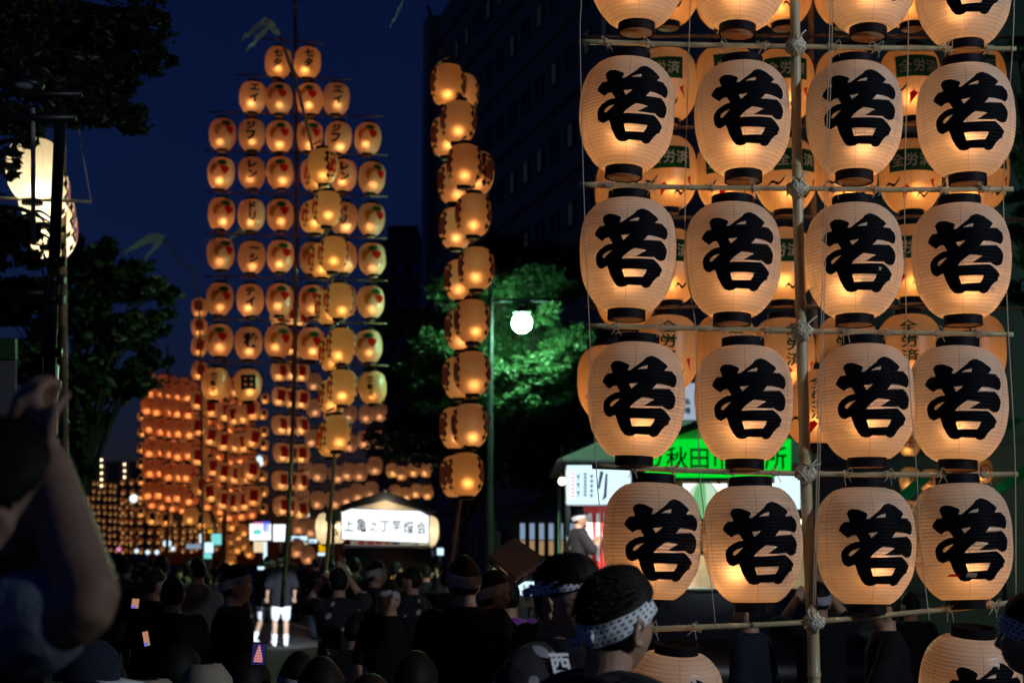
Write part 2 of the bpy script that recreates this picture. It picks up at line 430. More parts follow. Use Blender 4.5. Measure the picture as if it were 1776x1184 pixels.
for k in range(10):
    bm = bmesh.new(); slab(bm, [bpt(82, 1.0 + 3.15 * k, -.0), bpt(12, 1.0 + 3.15 * k, -.0), bpt(12, 1.12 + 3.15 * k, -.0), bpt(82, 1.12 + 3.15 * k, -.0)], inw * .11)
    obj('floor_band', bm, M['bwall2'], bt, smooth=False)
b2 = empty('low_building', P(690, 975, 115)); tag(b2, 'low dark block with boxes on its flat roof left of the tall block', 'building')
q0 = b2.location.copy(); q0.z = 0; b2.location = q0
def b2b(name, x0, x1, ytop, ybot, Y, d, m):
    a, c = P(x0, ytop, Y), P(x1, ybot, Y); z0 = max(0, c.z) if ybot < 974 else 0
    bm = bmesh.new(); box(bm, ((a.x + c.x) / 2 - q0.x, Y + d / 2 - q0.y, (a.z + z0) / 2), (abs(c.x - a.x), d, a.z - z0)); return obj(name, bm, m, b2, smooth=False)
b2b('wall', 640, 752, 417, 975, 115, 18, M['bwall2'])
b2b('roof_box', 672, 724, 391, 417, 117, 8, M['wframe']); b2b('roof_box', 735, 750, 385, 417, 119, 8, M['wframe'])
for r_ in range(7):
    for k in range(3):
        a = P(668 + 27 * k, 470 + 62 * r_, 115); bm = bmesh.new(); box(bm, (a.x - q0.x, -.06, a.z), (.9, .1, 1.3))
        w = obj('window', bm, M['wframe'], b2, smooth=False); bm = bmesh.new(); box(bm, (a.x - q0.x, -.13, a.z), (.75, .03, 1.15)); obj('pane', bm, M['glass'], w, smooth=False)
b3 = empty('distant_building', P(200, 975, 230)); tag(b3, 'distant dark block with columns of tiny lit windows above the far lanterns', 'building')
b3.location.z = 0; q3 = b3.location.copy()
a, c = P(120, 800, 230), P(232, 975, 230); bm = bmesh.new(); box(bm, ((a.x + c.x) / 2 - q3.x, 6, a.z / 2), (c.x - a.x, 12, a.z)); obj('wall', bm, M['bwall2'], b3, smooth=False)
M['far_bulb'] = glow('far_bulb', (1, .75, .45), 5.0)
for x, ys in ((157, (808, 820)), (176, (797, 808, 820, 831, 842)), (216, (805, 816, 827)), (136, (812,))):
    for y in ys:
        a = P(x, y, 229.9); bm = bmesh.new(); box(bm, (a.x - q3.x, a.y - q3.y, a.z), (.22, .12, .26)); obj('lit_window', bm, M['far_bulb'], b3, smooth=False)
b4 = empty('street_side_building', sp(120, -8)); tag(b4, 'dark building edge behind the left street trees', 'building'); b4.location.z = 0; q4 = b4.location.copy()
bm = bmesh.new(); slab(bm, [sp(10, -7.5) - q4, sp(150, -7.5) - q4, sp(150, -18) - q4, sp(10, -18) - q4], (0, 0, 9)); obj('wall', bm, M['bwall2'], b4, smooth=False)
bm = bmesh.new(); slab(bm, [sp(9.5, -7.2, 9) - q4, sp(150.5, -7.2, 9) - q4, sp(150.5, -18.3, 9) - q4, sp(9.5, -18.3, 9) - q4], (0, 0, .4)); obj('roof', bm, M['wframe'], b4, smooth=False)

# trees
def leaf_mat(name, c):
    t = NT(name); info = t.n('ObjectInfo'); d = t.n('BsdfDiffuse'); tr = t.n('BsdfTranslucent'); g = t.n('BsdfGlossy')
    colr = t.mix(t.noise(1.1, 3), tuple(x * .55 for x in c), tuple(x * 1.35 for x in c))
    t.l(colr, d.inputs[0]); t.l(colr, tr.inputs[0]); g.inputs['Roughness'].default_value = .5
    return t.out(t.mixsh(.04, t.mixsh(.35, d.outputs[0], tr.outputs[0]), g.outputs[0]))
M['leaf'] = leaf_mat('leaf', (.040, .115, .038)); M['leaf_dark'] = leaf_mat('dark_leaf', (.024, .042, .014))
M['bark'] = mat('bark', (.022, .018, .015), .9, var=.35, nscale=9, bump=.8)
def tree(label, base, blobs, n, size, leaf, trunk_r=.16, seed=1, flat=.6, fork_at=None):
    """blobs: (centre, radius) clumps of leaves; limbs run from the trunk to the clumps"""
    rn = random.Random(seed); root = empty('street_tree', base); tag(root, label, 'tree'); B = Vector(base)
    bm = bmesh.new(); top = max((b for b, r in blobs), key=lambda v: v.z); mid = sum((b for b, r in blobs), Vector()) / len(blobs)
    fork = Vector((B.x + (mid.x - B.x) * .3, B.y + (mid.y - B.y) * .3, min(b.z - r * .4 for b, r in blobs) * .8 + B.z * .2)) - B
    if fork_at is not None: fork = Vector(fork_at) - B
    tube(bm, smooth_line([(0, 0, -.1), (0, 0, .3), fork * .6 + Vector((.06, .04, 0)), fork, (top - B) * .85 + fork * .15], 6), [trunk_r * (1.25 - .9 * i / 24) for i in range(25)], 10)
    obj('trunk', bm, M['bark'], root)
    for b, r in blobs:
        bm = bmesh.new(); e = b - B; m_ = fork.lerp(e, .5) + Vector((rn.uniform(-.2, .2), rn.uniform(-.2, .2), .15 * (e - fork).length))
        pts = smooth_line([fork * rn.uniform(.85, 1.0), m_, e], 6); tube(bm, pts, [trunk_r * .3 * (1 - .85 * i / 12) for i in range(13)], 6)
        for k in range(5):
            d = Vector((rn.uniform(-1, 1), rn.uniform(-1, 1), rn.uniform(-.5, .7))) * r * .8; st = pts[rn.randint(6, 12)]
            tube(bm, smooth_line([st, st.lerp(e + d, .5) + Vector((0, 0, .08)), e + d], 3), [.02, .017, .014, .012, .01, .007, .004], 5)
        obj('limb', bm, M['bark'], root)
    vs, fs = [], []; tot = sum(r ** 2 for b, r in blobs)
    for b, r in blobs:
        m = int(n * r * r / tot); twigs = []
        for k in range(max(6, int(m / 45))):
            d = Vector((rn.gauss(0, 1), rn.gauss(0, 1), rn.gauss(0, 1))).normalized() * r * rn.uniform(.35, 1.08); d.z *= flat
            twigs.append(b - B + d)
        for k in range(m):
            c = rn.choice(twigs) + Vector((rn.gauss(0, .22), rn.gauss(0, .22), rn.gauss(0, .12))) * r * .62
            a = Vector((rn.uniform(-1, 1), rn.uniform(-1, 1), rn.uniform(-.7, .3))).normalized()
            w = a.cross(Vector((rn.uniform(-1, 1), rn.uniform(-1, 1), rn.uniform(-1, 1)))).normalized()
            s = size * rn.uniform(.6, 1.3); i = len(vs); nn = a.cross(w) * s * .14
            vs += [c - a * s, c - a * s * .1 + w * s * .48 + nn, c + a * s, c - a * s * .1 - w * s * .48 + nn]
            fs += [(i, i + 1, i + 2), (i, i + 2, i + 3)]
    me = bpy.data.meshes.new('crown'); me.from_pydata(vs, [], fs); me.materials.append(leaf)
    tag(link('crown', me, root), kind='stuff'); return root
def blobs(L, Y): return [(P(x, y, Y + d), r * (Y + d) / F) for x, y, d, r in L]
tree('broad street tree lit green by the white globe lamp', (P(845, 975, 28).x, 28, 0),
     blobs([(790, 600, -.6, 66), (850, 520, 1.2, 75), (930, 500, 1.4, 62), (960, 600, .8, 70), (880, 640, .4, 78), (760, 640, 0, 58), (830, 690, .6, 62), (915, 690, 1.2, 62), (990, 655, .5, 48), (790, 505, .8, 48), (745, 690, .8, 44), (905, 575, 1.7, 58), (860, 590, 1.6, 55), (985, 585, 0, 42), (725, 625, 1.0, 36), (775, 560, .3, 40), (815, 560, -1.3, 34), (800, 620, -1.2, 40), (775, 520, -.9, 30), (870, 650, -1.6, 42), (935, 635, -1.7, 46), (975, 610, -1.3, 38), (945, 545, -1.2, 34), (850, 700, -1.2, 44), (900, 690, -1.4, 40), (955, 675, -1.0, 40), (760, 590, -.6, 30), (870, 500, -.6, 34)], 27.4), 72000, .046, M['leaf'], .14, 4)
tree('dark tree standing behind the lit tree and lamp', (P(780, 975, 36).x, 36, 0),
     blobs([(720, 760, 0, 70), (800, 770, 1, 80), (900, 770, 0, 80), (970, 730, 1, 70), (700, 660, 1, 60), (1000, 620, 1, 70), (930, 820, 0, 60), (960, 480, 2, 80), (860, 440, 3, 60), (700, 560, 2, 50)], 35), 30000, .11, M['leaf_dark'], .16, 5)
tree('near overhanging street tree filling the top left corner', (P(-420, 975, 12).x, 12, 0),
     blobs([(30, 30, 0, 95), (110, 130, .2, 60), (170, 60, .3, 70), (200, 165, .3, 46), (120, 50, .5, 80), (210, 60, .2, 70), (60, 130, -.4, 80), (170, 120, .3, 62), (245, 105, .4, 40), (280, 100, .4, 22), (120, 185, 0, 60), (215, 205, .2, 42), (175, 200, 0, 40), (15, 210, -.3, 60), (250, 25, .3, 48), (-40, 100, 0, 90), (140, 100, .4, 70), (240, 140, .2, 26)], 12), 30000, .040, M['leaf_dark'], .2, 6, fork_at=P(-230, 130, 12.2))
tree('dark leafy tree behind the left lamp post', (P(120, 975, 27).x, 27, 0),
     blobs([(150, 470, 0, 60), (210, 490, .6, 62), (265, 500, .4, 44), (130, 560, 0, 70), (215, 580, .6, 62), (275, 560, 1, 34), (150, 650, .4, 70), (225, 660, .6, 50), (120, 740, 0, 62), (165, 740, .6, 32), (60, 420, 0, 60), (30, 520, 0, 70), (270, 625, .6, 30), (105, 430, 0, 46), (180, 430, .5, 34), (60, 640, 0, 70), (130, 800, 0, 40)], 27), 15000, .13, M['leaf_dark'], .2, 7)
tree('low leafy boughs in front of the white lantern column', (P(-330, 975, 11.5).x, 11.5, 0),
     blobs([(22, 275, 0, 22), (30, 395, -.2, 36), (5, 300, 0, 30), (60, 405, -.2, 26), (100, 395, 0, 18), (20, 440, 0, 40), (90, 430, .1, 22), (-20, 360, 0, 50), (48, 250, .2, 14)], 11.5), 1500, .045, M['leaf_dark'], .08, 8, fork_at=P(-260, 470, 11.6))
tree('sparse tree at the far right edge behind the lanterns', (P(1850, 975, 20).x, 20, 0),
     blobs([(1765, 90, 0, 34), (1790, 180, 0, 50), (1765, 250, .4, 34), (1770, 350, 0, 40), (1800, 420, 0, 60), (1745, 400, 1, 40), (1760, 500, 0, 50), (1800, 300, 0, 60)], 20), 2600, .08, M['leaf'], .18, 9)

# the globe lamp under the lit tree
lp = empty('street_lamp', (P(850, 975, 24.4).x, 24.4, 0)); tag(lp, 'lit white globe street lamp hanging from an arm in front of the tree', 'street lamp'); L0 = lp.location.copy()
M['steel'] = mat('painted_steel', (.009, .013, .014), .9, 0)
bm = bmesh.new(); tube(bm, [(0, 0, 0), (0, 0, .6), (0, 0, P(850, 480, 24.4).z)], [.07, .055, .04], 12); sphere(bm, (0, 0, P(850, 478, 24.4).z), .07); obj('pole', bm, M['steel'], lp)
gz = P(905, 560, 24.4); bm = bmesh.new(); tube(bm, [(0, 0, P(0, 521, 24.4).z), (gz.x - L0.x + .45, 0, P(0, 521, 24.4).z)], .03, 8); tube(bm, [(gz.x - L0.x, 0, P(0, 521, 24.4).z), (gz.x - L0.x, 0, gz.z + .24)], .03, 8); obj('arm', bm, M['steel'], lp)
bm = bmesh.new(); sphere(bm, (0, 0, 0), .155, 3); obj('globe', bm, glow('lamp_globe', (.42, 1.0, .56), 720.0), lp, gz - L0)
bm = bmesh.new()
lathe(bm, [(.03, .29), (.07, .24), (.13, .17), (.14, .16)], 16); lathe(bm, [(.05, -.19), (.03, -.22)], 12, caps=True); obj('lamp_cap', bm, M['steel'], lp, gz - L0)
# assumed, unseen floodlight mast at the right, added to light near men and lanterns
fm = empty('assumed_floodlight_mast', (8.4, 1.2, 0)); tag(fm, 'assumed steel mast with a cool white floodlight, unseen at right of the crowd', 'floodlight')
bm = bmesh.new(); tube(bm, [(0, 0, 0), (0, 0, 5.4)], [.09, .06], 12); obj('pole', bm, M['steel'], fm)
bm = bmesh.new(); box(bm, (-.16, .1, 5.35), (.12, .42, .34), bevel=.02); obj('lamp_housing', bm, M['steel'], fm)
l = bpy.data.objects.new('floodlight_beam', bpy.data.lights.new('floodlight_beam', 'SPOT')); col.objects.link(l); l.parent = fm; l.location = (-.30, .1, 5.35)
l.data.energy = 1300; l.data.color = (.80, .90, 1.0); l.data.spot_size = R(70); l.data.spot_blend = .85; l.data.shadow_soft_size = .12
l.rotation_euler = (Vector((1.7, 6.0, 2.3)) - Vector((8.1, 1.3, 5.35))).to_track_quat('-Z', 'Y').to_euler()
# ---------------------------------------------------------------- the near bamboo frame with its lanterns
YF = 7.0
def bamboo_bm(pts, r0, r1=None, seg=10, node=.26):
    """a bamboo cane: thin swollen rings at the nodes"""
    bm = bmesh.new(); r1 = r1 or r0; fine, rad = [], []
    L = sum((pts[i + 1] - pts[i]).length for i in range(len(pts) - 1)); run = 0.0; nxt = random.uniform(.05, node)
    for i in range(len(pts) - 1):
        a, b = pts[i], pts[i + 1]; d = (b - a).length
        fine.append(a); rad.append(r0 + (r1 - r0) * run / L)
        while nxt < run + d - .02:
            if nxt > run + .02:
                r = r0 + (r1 - r0) * nxt / L
                for o, k in ((-.012, 1.0), (-.004, 1.17), (.003, 1.05), (.006, 1.18), (.014, 1.0)):
                    fine.append(a + (b - a) * ((nxt - run + o) / d)); rad.append(r * k)
            nxt += node * random.uniform(.85, 1.15)
        run += d
    fine.append(pts[-1]); rad.append(r1)
    tube(bm, fine, rad, seg); return bm
def knot_bm(r, wr=.0058):
    """rope lashed round a pole and a cane until it makes a fat knot"""
    bm = bmesh.new()
    for ang, n in ((R(45), 5), (R(-45), 5), (R(90), 3), (R(8), 3)):
        for k in range(n):
            o = (k - (n - 1) / 2) * wr * 2.0; rr = r * random.uniform(1.12, 1.32); T = Matrix.Rotation(ang + random.uniform(-.12, .12), 3, 'Y')
            pts = [T @ Vector((rr * math.cos(2 * math.pi * i / 16), rr * 1.25 * math.sin(2 * math.pi * i / 16), o + random.uniform(-.001, .001))) for i in range(17)]
            tube(bm, pts, wr * random.uniform(.85, 1.1), 6)
    for k in range(2):
        a = random.uniform(-1, 1)
        tube(bm, smooth_line([(.01 * k, -r * 1.4, .0), (.03 * a, -r * 1.8, .03), (.05 * a + .02, -r * 1.6, .060 - .02 * k)], 5), wr * .7, 5)
    return bm
def tie_bm(seed):
    """string wound round a cane, with a bow and loose ends"""
    rn = random.Random(seed); bm = bmesh.new(); r = .017
    for k in range(3):
        x = (k - 1) * .005
        tube(bm, [Vector((x + .004 * math.sin(i), r * math.cos(2 * math.pi * i / 10), r * math.sin(2 * math.pi * i / 10))) for i in range(11)], .0022, 5)
    for k in range(2):
        sx = (-1) ** k
        tube(bm, smooth_line([(0, -r, 0), (sx * rn.uniform(.01, .03), -r - .006, rn.uniform(-.01, .035)), (sx * rn.uniform(.02, .04), -r - .004, rn.uniform(-.03, .02)), (sx * .004, -r - .004, -.004)], 4), .0017, 5)
        tube(bm, smooth_line([(0, -r, 0), (sx * rn.uniform(.0, .02), -r - .006, -.02), (sx * rn.uniform(.005, .03), -r - .005, -rn.uniform(.035, .06))], 4), .0017, 5)
    return bm
TIES = [to_mesh('string_tie', tie_bm(k), M['string']) for k in range(5)]

front = empty('bamboo_lantern_frame', P(1412, 1184, YF))
tag(front, 'near pale bamboo frame of pole and lashed crossbars carrying the big black character lanterns', 'lantern frame', 'bamboo lantern frames')
F0 = front.location.copy()
def fl(px, py, dy=0.0, Y=None): return P(px, py, (Y or YF) + dy) - F0
pole_px = [(1372, -260), (1378, 0), (1380, 80), (1383, 325), (1390, 575), (1397, 820), (1405, 1000), (1411, 1120), (1414, 1330), (1416, 1560)]
obj('pole', bamboo_bm(smooth_line([fl(x, y) for x, y in pole_px], 3), .0215, .028, 14, .36), M['bamboo'], front)
BARS = [[(1003, 72), (1190, 78), (1380, 81), (1575, 84), (1762, 85)], [(1003, 320), (1188, 325), (1383, 327), (1570, 329), (1757, 328)],
        [(1012, 565), (1205, 569), (1390, 574), (1572, 577), (1757, 580)], [(1027, 808), (1212, 816), (1397, 821), (1590, 823), (1765, 822)],
        [(1110, 1091), (1240, 1086), (1411, 1078), (1600, 1060), (1690, 1052), (1757, 1044)]]
bars = []
for bl in BARS:
    b = obj('crossbar', bamboo_bm(smooth_line([fl(x, y, -.035) for x, y in bl], 3), .0125, .0115, 10, .21), M['bamboo'], front)
    bars.append(b)
    k = min(range(len(bl)), key=lambda i: abs(bl[i][0] - 1395)); kx, ky = bl[k]
    obj('rope_lashing', knot_bm(.034), M['rope'], front, fl(kx, ky, -.015))
def hang_string(pts, r=.0022, dy=-.055, name='guy_string'):
    bm = bmesh.new(); tube(bm, smooth_line([fl(x, y, dy) for x, y in pts], 6), r, 6)
    for f in bm.faces: pass
    obj(name, bm, M['string'], front)
hang_string([(1009, -120), (1008, 0), (1006, 72), (1012, 320), (1022, 565), (1034, 808), (1041, 900), (1046, 1040)], dy=-.255)
hang_string([(1199, -120), (1197, 0), (1195, 75), (1188, 325)]); hang_string([(1188, 325), (1190, 450), (1207, 568)], dy=-.05)
hang_string([(1207, 568), (1210, 700), (1213, 815), (1222, 900), (1241, 1086)], dy=-.245)
hang_string([(1443, -120), (1440, 0), (1432, 300), (1423, 600), (1417, 822), (1410, 1050)], dy=-.24)
hang_string([(1449, -120), (1445, 0), (1436, 300), (1427, 600), (1421, 822), (1413, 1050)], dy=-.24)
hang_string([(1575, -120), (1575, 84), (1569, 329), (1572, 577)]); hang_string([(1572, 577), (1580, 700), (1590, 823), (1597, 950), (1612, 1076)], dy=-.25)
hang_string([(1760, -120), (1759, 0), (1756, 85), (1745, 240), (1740, 328), (1744, 450), (1749, 580), (1756, 700), (1761, 822), (1762, 1044)], dy=-.05)

FRONT_X = [[1105, 1283, 1506, 1670], [1087, 1288, 1481, 1675], [1089, 1270, 1481, 1667], [1103, 1290, 1501, 1661], [1131, 1305, 1501, 1668]]
FRONT_Y = [[-47, -44, -39, -15], [201, 208, 208, 211], [444, 452, 453, 453], [694, 700, 697, 701], [938, 943, 946, 939]]
TWIST = [[6, 6, 12, 2], [4, 4, 4, 4], [0, 4, 4, 3], [0, 4, 7, 4], [9, 8, 12, 9]]       # degrees, + turns the lettering to the right
TILTS = [[1, 4, 2, 0], [3, 1, 2, 0], [2, 1, 1, 1], [3, 1, 0, 2], [2, -1, 1, -1]]
ROWN = ['cut-off top', 'second', 'third', 'fourth', 'fifth']; COLN = ['leftmost', 'second from left', 'third from left', 'rightmost']
OFF = [(0, 0)] * 20
def patch(shape, x, z, w, h, m, name='paper_patch'):
    b = bmesh.new(); pts = [(x - w / 2, z - h * .4), (x + w * .4, z - h / 2), (x + w / 2, z + h * .3), (x - w * .3, z + h / 2)]
    poly(b, [(px, 0, pz) for px, pz in pts]); return (name, to_mesh(name, wrap(dice(b, .018, LH / 160), .0024, .0034), M[m], True))
M['patch'] = mat('patch_paper', (.55, .42, .30), .8)
for r in range(5):
    for c in range(4):
        x, y = FRONT_X[r][c], FRONT_Y[r][c]
        vk = (r * 2 + c * 3) % NVAR; dec = [('brush_character', LM['waka%d' % vk])]
        note = ''
        if (r, c) == (2, 2): dec += [patch(0, .08, -.073, .06, .016, 'patch')]; note = ' and torn strip'
        if (r, c) == (4, 3): dec += [patch(0, .00, -.150, .05, .022, 'patch'), patch(0, -.07, -.150, .06, .012, 'ink_red')]; note = ' and red torn patch'
        if (r, c) == (4, 2): dec += [patch(0, -.02, -.150, .05, .02, 'patch')]; note = ' and small torn patch'
        cd = (-.07, -.02, -LH / 2 + .14) if (r, c) == (4, 1) else None
        lantern('near%d' % vk, P(x, y, YF), f'black character lantern{note}, {ROWN[r]} row of near frame, {COLN[c]}', 'lanterns on the near bamboo frame',
                twist=R(TWIST[r][c]), tilt=(R(random.uniform(-2.2, 2.2)), R(TILTS[r][c] + random.uniform(-.6, .6))), decals=dec, light='near%d' % random.randrange(3), candle_at=cd)
        by = np.interp(x, [p[0] for p in BARS[r]], [p[1] for p in BARS[r]])
        if r < 5:
            nx = FRONT_X[r + 1][c] if r < 4 else None
            for sx in (-36, 36):
                if nx is None: continue
                tx = nx + sx; ty = np.interp(tx, [p[0] for p in BARS[r]], [p[1] for p in BARS[r]])
                link('string_tie', random.choice(TIES), bars[r], fl(tx, ty, -.035), (0, random.uniform(-.3, .3), random.uniform(-.4, .4)))
for x, y, nm, tw in ((1167, 1232, 'left', 8), (1682, 1203, 'right', 16)):
    lantern('near%d' % vk, P(x, y, YF), f'black character lantern below lowest crossbar of near frame, {nm} one', 'lanterns on the near bamboo frame',
            twist=R(tw), tilt=(R(8), R(3)), decals=[('brush_character', LM['waka%d' % (int(tw) % NVAR)])], light='near0')
    for sx in (-36, 36):
        tx = x + sx; ty = np.interp(tx, [p[0] for p in BARS[4]], [p[1] for p in BARS[4]])
        link('string_tie', random.choice(TIES), bars[4], fl(tx, ty, -.035), (0, random.uniform(-.3, .3), random.uniform(-.4, .4)))

# ---------------------------------------------------------------- the frame just behind: green-banded lanterns
YB = 10.8
def z_of(py): return py
def band_decals():
    b = bmesh.new(); W, H = .30, .16
    poly(b, [(-W / 2, 0, -H / 2 + .07), (W / 2, 0, -H / 2 + .07), (W / 2, 0, H / 2 + .07), (-W / 2, 0, H / 2 + .07)])
    band = to_mesh('green_band', wrap(dice(b, .02, .016), .002, .003), M['ink_green'])
    t = text_bm([(ch, -.095 + .095 * k, .07, .085, .095) for k, ch in enumerate('全労済')], .015)
    txt = to_mesh('lettering', wrap(dice(t, .02, .03), .006), mat('cream_print', (.75, .55, .30), .7))
    t2 = text_bm([(ch, 0, .155 - .105 * k, .12, .095) for k, ch in enumerate('全労済')], .02)
    vtx = to_mesh('lettering', wrap(dice(t2, .02, .03), .004), M['ink_green'])
    b = bmesh.new()
    for x, z, q in ((-.05, -.15, 1.0), (.145, -.10, -.8)):
        poly(b, [(x - .018, 0, z + .028), (x - .012 * q, 0, z - .048), (x + .020 + .02 * q, 0, z + .020), (x + .012, 0, z + .044)])
    red = to_mesh('red_print', wrap(dice(b, .02, .016), .003), M['ink_red'])
    w = []
    for x, z, q in ((-.135, -.105, 1.1), (.07, -.185, .9)):
        w.append([(x + q * px_, z + pz * 1.5 + q * px_ * .75) for px_, pz in ((-.045, .012), (-.03, .022), (-.01, .012), (.0, -.004), (.018, -.012), (.04, -.004), (.05, .012), (.03, .004), (.012, .0), (-.004, .016), (-.022, .032), (-.04, .026))])
    blk = to_mesh('black_print', wrap(dice(join_bm([fill_bm([p]) for p in w]), .02, .016), .003), M['ink'])
    return band, txt, vtx, red, blk
DB = band_decals()
backf = empty('bamboo_lantern_frame', P(1412, 960, YB))
tag(backf, 'bamboo frame just behind the near one carrying green banded amber lanterns', 'lantern frame', 'bamboo lantern frames')
B0 = backf.location.copy()
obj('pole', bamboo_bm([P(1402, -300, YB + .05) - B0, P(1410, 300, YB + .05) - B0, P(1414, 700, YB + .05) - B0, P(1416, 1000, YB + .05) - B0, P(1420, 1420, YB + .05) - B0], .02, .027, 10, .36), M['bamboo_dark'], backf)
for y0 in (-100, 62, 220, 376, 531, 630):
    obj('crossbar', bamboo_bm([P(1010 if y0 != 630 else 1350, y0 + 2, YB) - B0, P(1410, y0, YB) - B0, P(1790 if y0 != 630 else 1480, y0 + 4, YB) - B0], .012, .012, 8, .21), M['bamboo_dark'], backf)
BCOL = ['leftmost', 'second from left', 'left of the pole', 'right of the pole', 'second from right', 'rightmost']
BROW = ['top', 'second', 'third', 'fourth', 'fifth']
for r, y0 in enumerate((-16, 146, 303, 458, 613)):
    for c, x0 in enumerate((1158, 1258, 1358, 1466, 1578, 1692)):
        vert = (r == 4) or (r == 3 and c in (0, 1)) and False
        dec = [('lettering', DB[2])] if vert else [('green_band', DB[0]), ('lettering', DB[1])]
        dec += [('red_print', DB[3]), ('black_print', DB[4])]
        lantern('gold', P(x0 + random.uniform(-5, 5), y0 + random.uniform(-4, 4), YB + random.uniform(-.05, .05)),
                f'green lettered amber lantern behind near frame, {BROW[r]} row, {BCOL[c]}', 'green lettered lanterns on the second frame',
                twist=R(random.uniform(-14, 22)), tilt=(R(random.uniform(-2, 2)), R(random.uniform(-2, 2))), decals=dec, light='gold')
for x0, y0, nm in ((1056, 664, 'fifth row, peeping out left of the black character lantern'), (1085, 505, 'fourth row at the far left'), (1086, 335, 'third row at the far left'), (1412, 706, 'lowest, behind the near bamboo pole')):
    lantern('gold', P(x0, y0, YB), f'amber lantern with red print, {nm}', 'green lettered lanterns on the second frame', twist=R(10),
            decals=[('lettering', DB[2]), ('red_print', DB[3]), ('black_print', DB[4])], light='gold')
# ---------------------------------------------------------------- the lantern frames down the street
ORD = ['first', 'second', 'third', 'fourth', 'fifth', 'sixth', 'seventh', 'eighth', 'ninth', 'tenth', 'eleventh', 'twelfth']
def vtext(s, size, zc=.03, m='ink', bold=.06, x=0.0):
    n = len(s); b = text_bm([(ch, x, zc + ((n - 1) / 2 - k) * size * 1.08, size, size) for k, ch in enumerate(s)], bold)
    return ('lettering', to_mesh('lettering', wrap(dice(b, .03, .04), .006), M[m]))
def blob_decal(name, pts, m, off=.004):
    b = fill_bm([[tuple(v)[:2] for v in smooth_line([(x, z, 0) for x, z in pts] + [(pts[0][0], pts[0][1], 0)], 4)[:-1]]])
    return (name, to_mesh(name, wrap(dice(b, .03, .03), off), M[m]))
M['ink_ochre'] = dye('ink_ochre', (.34, .15, .03)); M['ink_leaf'] = dye('ink_leaf', (.015, .11, .03)); M['ink_berry'] = dye('ink_berry', (.42, .02, .015))
FRUIT = [blob_decal('ochre_print', [(-.15, .03), (-.12, .10), (-.05, .12), (.02, .10), (-.03, .06), (-.08, .0), (-.09, -.06), (-.13, -.04)], 'ink_ochre'),
         blob_decal('green_print', [(-.05, .14), (.0, .18), (.07, .19), (.12, .15), (.10, .11), (.03, .10)], 'ink_leaf', .006),
         blob_decal('red_print', [(.02, .08), (.08, .10), (.15, .08), (.16, .03), (.11, -.04), (.08, -.03), (.04, .03)], 'ink_berry', .008)]
TXT = {k: [vtext(k, .155)] for k in ('七夕', 'エイ', 'ジフ', 'レン', 'ドリ', 'ーシ', 'ティ')}
TXT['秋'] = [vtext('秋', .24)]; TXT['田'] = [vtext('田', .24)]; TXT['竿燈会々'] = [vtext('竿燈会々', .105, .05)]
def frame(label, base_px, Y, pole, barlist, rpole=.024, dark=True, streamer=None):
    """bamboo frame: pole through (px, py, Y) points, crossbars through the same"""
    g = empty('bamboo_lantern_frame', P(*base_px, Y)); tag(g, label, 'lantern frame', 'bamboo lantern frames'); o = g.location.copy()
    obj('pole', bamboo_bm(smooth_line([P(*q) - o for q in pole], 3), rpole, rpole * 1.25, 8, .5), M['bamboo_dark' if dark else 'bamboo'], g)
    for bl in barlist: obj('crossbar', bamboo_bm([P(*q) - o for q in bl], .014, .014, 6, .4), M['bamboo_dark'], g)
    if streamer:
        for k, pts in enumerate(streamer):
            bm = bmesh.new(); L = smooth_line([P(*q) - o for q in pts], 4); prev = None
            for i, c in enumerate(L):
                w = .035 * Y * math.sin(math.pi * min(1, (i + 1.5) / (len(L) + 1))) ** .7 * .11
                u = Vector((.25, .1 * math.sin(i * 1.7), 1)).normalized() * w + Vector((0, .05 * math.sin(i * 2.1 + k), 0))
                a, b_ = bm.verts.new(c + u), bm.verts.new(c - u * .8)
                if prev: bm.faces.new((prev[0], prev[1], b_, a))
                prev = (a, b_)
            bmesh.ops.solidify(bm, geom=bm.faces[:], thickness=.004)
            obj('paper_streamer', bm, M['streamer'], g)
    return g
M['streamer'] = dye('paper_streamer', (.80, .80, .78))
YL = 24.8
ROWS = [('first', 109, [(484, '七夕', 'left'), (534, '七夕', 'right')]),
        ('second', 172, [(437, 'エイ', 'leftmost'), (484, 0, 'left of the pole'), (537, 0, 'right of the pole'), (583, 'エイ', 'rightmost')]),
        ('third', 236, [(386, 0, 'leftmost'), (437, 'ジフ', 'second from left'), (485, 0, 'left of the pole'), (538, 0, 'right of the pole'), (588, 'ジフ', 'second from right'), (637, 0, 'rightmost')])]
for nm, y, tx in (('fourth', 303, 'レン'), ('fifth', 375, 'ドリ'), ('sixth', 447, 'ーシ'), ('seventh', 521, 'ティ'), ('eighth', 595, '秋')):
    ROWS.append((nm, y, [(384, 0, 'leftmost'), (436, tx, 'second from left'), (487, 0, 'left of the pole'), (544, 0, 'right of the pole'), (597, tx, 'second from right'), (644, 0, 'rightmost')]))
ROWS.append(('ninth', 668, [(374, '竿燈会々', 'leftmost'), (431, '田', 'second from left'), (595, '田', 'second from right'), (646, '竿燈会々', 'rightmost')]))
ROWDX = {'eighth': -4, 'seventh': -2, 'sixth': 0, 'second': 0}
bl = []
for nm, y, cells in ROWS:
    yb = y - 38; x0, x1 = cells[0][0] - 28, cells[-1][0] + 28
    bl.append([(x0, yb - 4, YL), ((x0 + x1) / 2, yb, YL), (x1, yb + 4, YL)])
